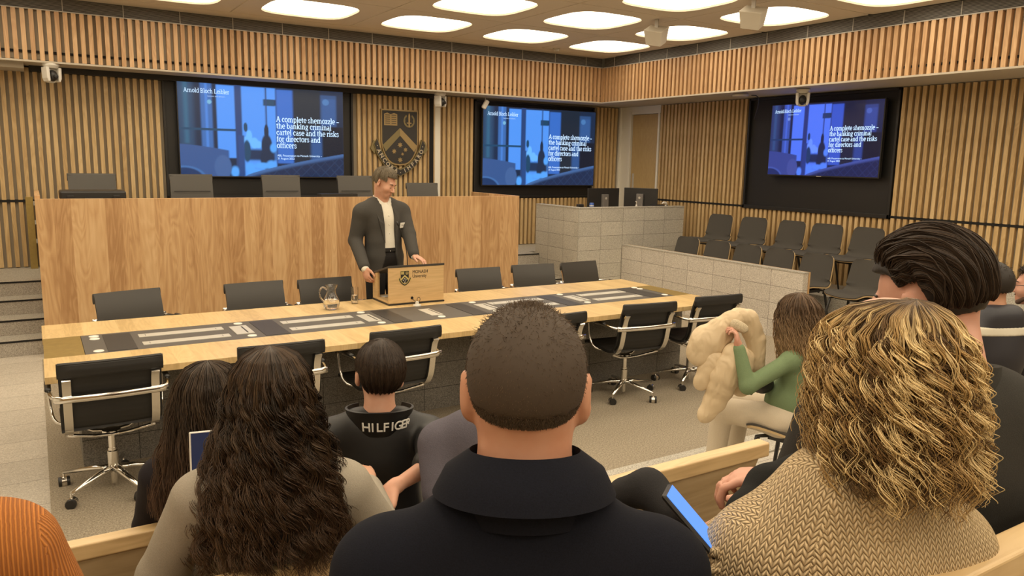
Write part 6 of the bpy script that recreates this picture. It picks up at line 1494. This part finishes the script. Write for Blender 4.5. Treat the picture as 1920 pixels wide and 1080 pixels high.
# speaker at the lectern ---------------------------------------------------
def speaker():
    c = V3(2.700, 6.52, 1.738); yw = 172
    N = c+yawframe(yw)@V3(0.0, -0.055, -0.150)
    F = Figure(N, yw, c, 146, 24, 4, sc=1.06, sh=0.205, shz=-0.105, stand=True, floor=0.0, hip=0.50, lean=-0.02)
    wr = V3(2.405, 6.27, 1.010); wl = V3(2.860, 6.24, 1.105)
    F.arm(1, V3(2.435, 6.58, 1.225), wr); F.arm(-1, V3(2.905, 6.45, 1.275), wl)
    F.arms['hand1'] = (V3(0.035, -0.45, -0.75), V3(0.9, 0.2, -0.3), (35, 45, 30)); F.arms['hand-1'] = (V3(0.35, -0.75, -0.25), V3(0, -0.3, -1), (12, 25, 20))
    F.arms['side1'] = 1; F.arms['side-1'] = -1
    r = person('standing man in a dark grey suit and open white shirt, speaking at the lectern', F)
    F.skin(r, M['skin_fair'], 0.0048, neck=0.058, curl=(20, 30, 20))
    suit = cloth('grey_suit', (0.060, 0.056, 0.050), 0.85, 0.12, 80, 0.2); white = cloth('white_shirt', (0.72, 0.68, 0.58), 0.8, 0.05, 40, 0.25)
    B = Body(); F.torso(B, 0.006); skin_obj('shirt', B, white, r, 0.008, 0.03, lambda X, Y, Z: (F.hc[2]+0.085)-Z+0*X+0*Y)
    def front_open(X, Y, Z):
        x = (X-F.N[0])*F.A[0, 0]+(Y-F.N[1])*F.A[1, 0]; y = (X-F.N[0])*F.A[0, 1]+(Y-F.N[1])*F.A[1, 1]; z = (Z-F.N[2])
        w = np.interp(z, (-0.68, -0.50, -0.30, -0.12, 0.02), (0.10, 0.055, 0.050, 0.055, 0.062))
        return np.where(y > 0.03, w-np.abs(x-0.0), -1.0)
    B = Body(); F.torso(B, 0.020); F.arms_to(B, (0.068, 0.058, 0.046), 0.93)
    B.ell(F.hc+F.A@V3(0, 0.005, -0.10), V3(0.200, 0.150, 0.20), F.A, 0.05)
    skin_obj('suit_jacket', B, suit, r, 0.008, 0.03, front_open)
    for q in (-1, 1):
        a, e, w = F.arms[q]; B = Body(); d = (w-e)/np.linalg.norm(w-e); B.cap(w-d*0.04, w+d*0.004, 0.036, 0.035); skin_obj('shirt_cuff', B, white, r, 0.006, 0.01)
        # lapel
        P = [[F.L(q*0.050, 0.075, -0.035), F.L(q*0.085, 0.045, -0.03)], [F.L(q*0.054, 0.110, -0.10), F.L(q*0.115, 0.085, -0.09)], [F.L(q*0.052, 0.132, -0.20), F.L(q*0.100, 0.122, -0.17)], [F.L(q*0.050, 0.138, -0.36), F.L(q*0.062, 0.137, -0.34)]]
        b = MB(); b.sheet(np.array(P)-np.array(r.location), 0.008); obj('lapel', b, suit, r, bevel=0.002)
        P = [[F.L(q*0.012, 0.062, -0.028), F.L(q*0.062, 0.030, 0.020)], [F.L(q*0.040, 0.088, -0.075), F.L(q*0.072, 0.060, -0.035)]]
        b = MB(); b.sheet(np.array(P)-np.array(r.location), 0.006); obj('shirt_collar', b, white, r, bevel=0.002)
    collar(F, r, white, 0.066, -0.03, 0.040, 0.006, 'collar_band', 0.9)
    for k in range(5):
        b = MB(); b.ball(F.L(0.0, 0.117+0.004*k, -0.13-0.075*k)-np.array(r.location), 0.006, 8, 6); obj('button', b, M['white_plastic'], r, True)
    B = Body(); F.legs(B, 0.012); B.ell(F.hc+V3(0, 0, 0.01), V3(0.170, 0.126, 0.12)*F.s, F.A); skin_obj('trousers', B, cloth('suit_trouser', (0.022, 0.020, 0.019)), r, 0.012, 0.03); shoes(F, r, M['shoe_dark'])
    local_box('belt', F.hc+F.A@V3(0, 0.122, 0.085), F.A, V3(0.055, 0.012, 0.018), M['black_plastic'], r, 0.004)
    b_ = F.L(-0.125, 0.128, -0.215); bd = thing('name_badge', 'white rectangular name badge on the speaker jacket', 'badge', tuple(b_))
    Ab = yawframe(yw-18, 8); local_box('badge_card', b_, Ab, V3(0.030, 0.004, 0.024), M['white_plastic'], bd, 0.003)
    local_box('printed_line', b_+Ab@V3(0, 0.0045, 0.002), Ab, V3(0.018, 0.0006, 0.002), M['grey_plastic'], bd)
    gh = [(0.145, 0.115, 0.075), (0.19, 0.155, 0.105), (0.10, 0.08, 0.055)]
    hair_cap(F, r, plain('hair_grey', (0.13, 0.105, 0.07), 0.6), 0.012, nape=-0.45, side=0.02, front=0.50, bulge=0.014)
    g = np.random.default_rng(4); n = 2200; S = 10
    az = g.uniform(-PI, PI, n); e1 = np.where(np.abs(az) > 1.9, 0.55, np.where(np.abs(az) > 1.2, 0.10, -0.42))+g.normal(0, 0.05, n)
    t_ = np.linspace(0, 1, S)[None, :]; el = 1.56+(e1[:, None]-1.56)*t_; A2 = az[:, None]+0.35*t_
    lift = 0.016+0.006*np.sin(np.clip(el, 0, 1.5))-0.006*t_**3
    P = np.stack([scalp(F, A2[:, i], el[:, i], lift[:, i]+g.normal(0, 0.0012, n))[0] for i in range(S)], 1)
    strands('hair_strands', P, 0.0014, 0.0007, np.array(gh)[g.integers(0, 3, n)]*g.uniform(0.8, 1.4, (n, 1)), M['hair'], r)
    for q in (-1, 1):
        Hh = lambda x, y, z: F.c+F.H@(V3(x, y, z)*F.s)
        B = Body(); B.chain([Hh(q*0.016, 0.090, 0.022), Hh(q*0.032, 0.089, 0.028), Hh(q*0.048, 0.076, 0.024)], [0.003, 0.0035, 0.002]); skin_obj('eyebrow', B, M['hair_brown'], r, 0.002, 0.003)
        B = Body(); B.chain([Hh(q*0.020, 0.0868, -0.003), Hh(q*0.031, 0.0890, -0.006), Hh(q*0.042, 0.0850, -0.003)], [0.0016, 0.002, 0.0014]); skin_obj('eyelashes', B, M['hair_brown'], r, 0.0015, 0.002)
    B = Body(); B.cap(F.c+F.H@(V3(-0.017, 0.0915, -0.0675)*F.s), F.c+F.H@(V3(0.017, 0.0915, -0.0675)*F.s), 0.0022); skin_obj('lips', B, plain('lip', (0.30, 0.11, 0.08), 0.5), r, 0.002, 0.002)
speaker()

# woman in green holding up the puffer coat ------------------------------------
def green():
    c = at(1492, 588, 4.42); N = c+yawframe(-12)@V3(0, -0.05, -0.150)
    F = Figure(N, -14, c, -6, 16, 0, sc=0.97, sh=0.165, floor=0.0, hip=0.50, lean=0.10)
    F.arm(-1, at(1402, 724, 4.25), at(1385, 652, 4.28)); F.arm(1, at(1490, 735, 4.75), at(1446, 722, 4.55))
    F.arms['hand-1'] = ((at(1380, 622, 4.28)-at(1385, 652, 4.28)), at(1360, 622, 4.30)-at(1380, 622, 4.28), (30, 60, 50)); F.arms['hand1'] = (at(1425, 718, 4.5)-at(1446, 722, 4.55), V3(0, 0, -1), (30, 50, 40))
    F.hc = at(1476, 782, 4.45)
    for q in (-1, 1):
        hp = F.hc+F.A@V3(q*0.085, 0.02, 0.0); kn = at(1356 if q < 0 else 1390, 752 if q < 0 else 745, 4.62 if q < 0 else 4.8); kn[2] = 0.50; an = kn.copy(); an[2] = 0.07; an += F.A@V3(0, 0.04, 0); F.arms['leg%d' % q] = (hp, kn, an)
    r = person('seated woman in a green jumper and cream trousers holding up a puffer coat', F)
    F.skin(r, M['skin_pink'], 0.006)
    gm = cloth('green_jumper', (0.17, 0.235, 0.125), 0.9, 0.08, 60, 0.25)
    B = Body(); F.torso(B, 0.004, low=False); B.cap(F.hc+F.A@V3(0, 0.0, 0.09), F.L(0, -0.02, -0.30), 0.135, 0.13, 0.05); F.arms_to(B, (0.052, 0.046, 0.036), 0.96); skin_obj('jumper', B, gm, r, 0.009, 0.03)
    cr = cloth('cream_trousers', (0.60, 0.52, 0.40), 0.85, 0.05, 50, 0.3)
    B = Body(); B.ell(F.hc, V3(0.175, 0.15, 0.12), F.A); F.legs(B, 0.014); skin_obj('trousers', B, cr, r, 0.010, 0.04)
    shoes(F, r, M['white_plastic'])
    prof = [(0.124, 0.002, 0.002, -0.012), (0.118, 0.036, 0.045, -0.012), (0.10, 0.066, 0.082, -0.012), (0.06, 0.094, 0.112, -0.014), (0.0, 0.108, 0.125, -0.018), (-0.08, 0.128, 0.132, -0.03), (-0.16, 0.145, 0.128, -0.05), (-0.26, 0.15, 0.115, -0.07), (-0.34, 0.14, 0.11, -0.07)]
    hair_volume(F, r, prof[:7], plain('hair_mid_brown', (0.085, 0.050, 0.027), 0.7), shrink=0.88)
    long_hair(F, r, 3000, prof, [(0.10, 0.06, 0.033), (0.14, 0.085, 0.047), (0.075, 0.044, 0.024)], 41, 10, (0.002, 0.008), (45, 70), 2.5, (0.0022, 0.0012), 34, zend=(-0.36, -0.24), lay=(0.85, 1.04), jitter=0.008, tipmix=((0.34, 0.22, 0.11), 0.35, 0.5))
    return F
FG = green()
def coat():
    D = 4.36; k = D/1432
    t = thing('puffer_coat', 'cream quilted puffer coat held up by the woman in green', 'coat', tuple(at(1365, 700, D)))
    W = lambda x, y, dd=0.0: at(x, y, D+dd)
    tt = NT('cream_puffer'); nz = tt.n('ShaderNodeTexNoise', i_Scale=11.0, i_Detail=2, i_Distortion=0.4); tt.l(tt.uv(True, (1, 1, 0.6)), nz.inputs['Vector']); tt.set(base=(0.60, 0.47, 0.30), rough=0.5); tt.bump(nz.outputs[0], 0.85, 0.04); m = tt.m
    def quilt(B, pts, rs, n, f=1.0):                       # a fat tube pinched at its seams
        pts = [np.array(p) for p in pts]; seg = np.r_[0, np.cumsum([np.linalg.norm(b-a) for a, b in zip(pts[:-1], pts[1:])])]
        for i in range(n):
            s0 = seg[-1]*(i+0.5)/n; p = np.array([np.interp(s0, seg, [q[j] for q in pts]) for j in range(3)]); e = np.array([np.interp(min(seg[-1], s0+0.01), seg, [q[j] for q in pts]) for j in range(3)])-np.array([np.interp(max(0, s0-0.01), seg, [q[j] for q in pts]) for j in range(3)])
            e /= np.linalg.norm(e)+1e-9; a = np.cross(e, CF); a /= np.linalg.norm(a); b = np.cross(e, a); r = np.interp(s0, seg, rs)
            B.ell(p, V3(r, seg[-1]/n*f, r*0.6), np.stack([a, e, b], 1), 0.018)
    B = Body(); quilt(B, [W(1378, 598), W(1330, 640), W(1306, 670)], [20*k, 34*k, 24*k], 4, 1.1); B.ell(W(1322, 645, 0.03), V3(0.11, 0.07, 0.11)); skin_obj('coat_front', B, m, t, 0.008, 0.02)
    B = Body(); quilt(B, [W(1345, 668, -0.02), W(1326, 700), W(1312, 722)], [24*k, 22*k, 14*k], 3); skin_obj('folded_panel', B, m, t, 0.008, 0.02)
    B = Body(); quilt(B, [W(1385, 655, -0.05), W(1362, 700, -0.04), W(1345, 745), W(1320, 782)], [24*k, 30*k, 25*k, 15*k], 6); skin_obj('sleeve', B, m, t, 0.008, 0.016)
    B = Body(); quilt(B, [W(1375, 595, 0.02), W(1402, 600, 0.05), W(1418, 640, 0.08), W(1420, 690, 0.1)], [20*k, 22*k, 20*k, 14*k], 6, 1.05); skin_obj('coat_back', B, m, t, 0.008, 0.02)
    B = Body(); quilt(B, [W(1392, 660, 0.08), W(1388, 735, 0.05)], [26*k, 20*k], 4); skin_obj('hem', B, m, t, 0.008, 0.02)
    B = Body(); quilt(B, [W(1374, 606, -0.06), W(1398, 618, -0.07)], [10*k, 9*k], 3, 1.1); skin_obj('fleece_lining', B, cloth('fleece', (0.50, 0.42, 0.29), 0.95, 0.25, 40, 1.0), t, 0.007, 0.02)
coat()
t = thing('handbag', 'small black bag with strap on the lap of the woman in green', 'bag', tuple(at(1428, 724, 4.42)))
B = Body(); B.ell(at(1432, 722, 4.40), V3(0.075, 0.04, 0.05)); B.chain([at(1422, 722, 4.38), at(1408, 738, 4.38)], [0.012, 0.010]); skin_obj('bag_body', B, M['black_plastic'], t, 0.006, 0.015)

# two men further right ---------------------------------------------------------
def back_man():
    c = at(1850, 540, 3.72); N = c+yawframe(10)@V3(0, -0.05, -0.125)
    F = Figure(N, 20, c, 0, 12, 0, sc=1.0, sh=0.20, floor=0.0, hip=0.50)
    F.arm(-1, F.L(-0.25, 0.05, -0.33), F.L(-0.1, 0.27, -0.40)); F.arm(1, F.L(0.25, 0.05, -0.33), F.L(0.1, 0.27, -0.40))
    r = person('man with black hair in a navy jacket with cream yoke, right edge', F)
    F.skin(r, M['skin_tan'], 0.010)
    jk = plain('navy_nylon', (0.022, 0.022, 0.030), 0.5, bump=0.3, nscale=12)
    B = Body(); F.torso(B, 0.02); F.arms_to(B, (0.075, 0.065, 0.05), 0.93); B.cap(F.L(-0.06, -0.04, -0.0), F.L(0.06, -0.04, 0.0), 0.06); skin_obj('jacket', B, jk, r, 0.011, 0.03)
    B = Body(); F.torso(B, 0.024); B.cap(F.L(-0.06, -0.04, 0.0), F.L(0.06, -0.04, 0.0), 0.055)
    def band(X, Y, Z):
        z = Z-F.N[2]; y = (X-F.N[0])*F.A[0, 1]+(Y-F.N[1])*F.A[1, 1]
        return np.maximum(np.abs(z+0.060)-0.022, y+0.01)+0*X
    skin_obj('cream_yoke', B, plain('cream_nylon', (0.62, 0.58, 0.47), 0.6), r, 0.007, 0.03, band)
    B = Body(); F.arms_to(B, (0.078, 0.068, 0.05), 0.0)
    skin_obj('sleeve_stripe', B, M['white_plastic'], r, 0.004, 0.02, lambda X, Y, Z: np.abs((Z-F.N[2])+0.205)-0.006+0*X+0*Y)
    B = Body(); F.legs(B); skin_obj('trousers', B, M['trouser_dark'], r, 0.018, 0.03); shoes(F, r, M['shoe_dark'])
    hair_cap(F, r, M['hair_dark'], 0.014, nape=-0.6, side=-0.05, bulge=0.012)
    short_hair(F, r, 7000, 0.03, DK, 8, 0.0012, droop=0.8, top=1.2)
def glasses_man():
    c = at(1940, 537, 4.30); N = c+yawframe(-20)@V3(0, -0.05, -0.14)
    F = Figure(N, -10, c, -22, 2, 0, sc=0.98, sh=0.19, floor=0.0, hip=0.50)
    F.arm(-1, F.L(-0.25, 0.05, -0.33), F.L(-0.1, 0.27, -0.40)); F.arm(1, F.L(0.25, 0.05, -0.33), F.L(0.1, 0.27, -0.40))
    r = person('bearded man with glasses in profile at the right edge', F)
    F.skin(r, M['skin_pink'], 0.005)
    B = Body(); F.torso(B, 0.02); F.arms_to(B, (0.07, 0.06, 0.05), 0.93); B.cap(F.L(-0.06, -0.03, 0.0), F.L(0.06, -0.03, 0.0), 0.055); skin_obj('jacket', B, M['trouser_dark'], r, 0.012, 0.03)
    B = Body(); F.legs(B); skin_obj('trousers', B, M['trouser_dark'], r, 0.018, 0.03); shoes(F, r, M['shoe_dark'])
    hair_cap(F, r, M['hair_brown'], 0.014, nape=-0.5, side=0.0, front=0.60, bulge=0.014)
    short_hair(F, r, 4000, 0.03, BRN, 8, 0.0014, droop=0.6, top=1.2, front=0.6)
    Hh = lambda x, y, z: F.c+F.H@(V3(x, y, z)*F.s)-np.array(r.location)
    g = thing('eyeglasses', 'thin dark framed glasses on the bearded man at the right edge', 'glasses', tuple(r.location))
    for q in (-1, 1):
        b = MB(); L = [Hh(q*0.034+0.023*math.cos(a), 0.103-0.15*abs(q*0.034+0.023*math.cos(a))**1.0*0.35, 0.003+0.019*math.sin(a)) for a in np.linspace(0, 2*PI, 22)]; b.tube(L, 0.0022, 6); obj('lens_rim', b, M['black_metal'], g, True)
        b = MB(); b.tube([Hh(q*0.058, 0.098, 0.008), Hh(q*0.080, 0.04, 0.010), Hh(q*0.086, -0.01, 0.010)], 0.0022, 6); obj('temple_arm', b, M['black_metal'], g, True)
    b = MB(); b.tube([Hh(-0.011, 0.104, 0.005), Hh(0, 0.108, 0.008), Hh(0.011, 0.104, 0.005)], 0.002, 6); obj('nose_bridge', b, M['black_metal'], g, True)
    for q in (-1, 1):
        B = Body(); W = lambda x, y, z: F.c+F.H@(V3(x, y, z)*F.s); B.chain([W(q*0.016, 0.090, 0.024), W(q*0.032, 0.089, 0.029), W(q*0.048, 0.076, 0.025)], [0.003, 0.0035, 0.002]); skin_obj('eyebrow', B, M['hair_dark'], r, 0.002, 0.003)
    B = Body(); W = lambda x, y, z: F.c+F.H@(V3(x, y, z)*F.s); B.cap(W(-0.02, 0.090, -0.052), W(0.02, 0.090, -0.052), 0.0045); B.chain([W(-0.05, 0.045, -0.07), W(-0.03, 0.072, -0.092), W(0.03, 0.072, -0.092), W(0.05, 0.045, -0.07)], [0.012]*4); skin_obj('beard', B, plain('beard', (0.085, 0.048, 0.032), 0.8), r, 0.004, 0.01)
back_man(); glasses_man()

# phone and dark strap ----------------------------------------------------------
def slab(name, label, cat, c, ax, up, w, h, th, mats, bev=0.006):
    t = thing(name, label, cat, tuple(c)); ax = ax/np.linalg.norm(ax); up = up-ax*(up@ax); up /= np.linalg.norm(up); n = np.cross(ax, up); A = np.stack([ax, up, n], 1)
    local_box('phone_case', c, A, V3(w/2, h/2, th/2), mats[0], t, bev)
    for s in (1,): local_box('screen', c+n*s*(th/2+0.0006)*mats[2], A, V3(w/2-0.004, h/2-0.005, 0.0006), mats[1], t)
    return t
p0 = at(1304, 935, 1.24); p1 = at(1368, 1050, 1.14)
ph_up = p0-p1
slab('phone', 'tall phone with glowing blue screen held beside the navy coat shoulder', 'phone', (p0+p1)/2+at(1290, 1000, 1.15)*0-CR*0.022, CR*0.32+CF*0.94, ph_up, 0.074, 0.150, 0.009, (M['black_plastic'], emit('phone_glow', (0.10, 0.28, 0.85), 1.0), 1.0))
t = thing('black_coat', 'black coat bundled between the phone and the beige cable knit sleeve', 'coat', tuple(at(1440, 950, 1.15)))
B = Body(); B.chain([at(1492, 872, 1.38), at(1440, 912, 1.34), at(1402, 965, 1.30), at(1384, 1015, 1.24)], [0.022, 0.035, 0.034, 0.025]); skin_obj('coat_fold', B, cloth('black_cotton', (0.012, 0.012, 0.011), 0.9), t, 0.006, 0.02)
t = thing('black_backpack', 'black curved bag top standing against the bench beside the navy coat', 'bag', tuple(at(1205, 930, 1.75)))
B = Body(); B.chain([at(1170, 925, 1.70), at(1215, 915, 1.66), at(1262, 960, 1.6)], [0.036, 0.040, 0.036]); skin_obj('bag_body', B, M['trouser_dark'], t, 0.008, 0.02)
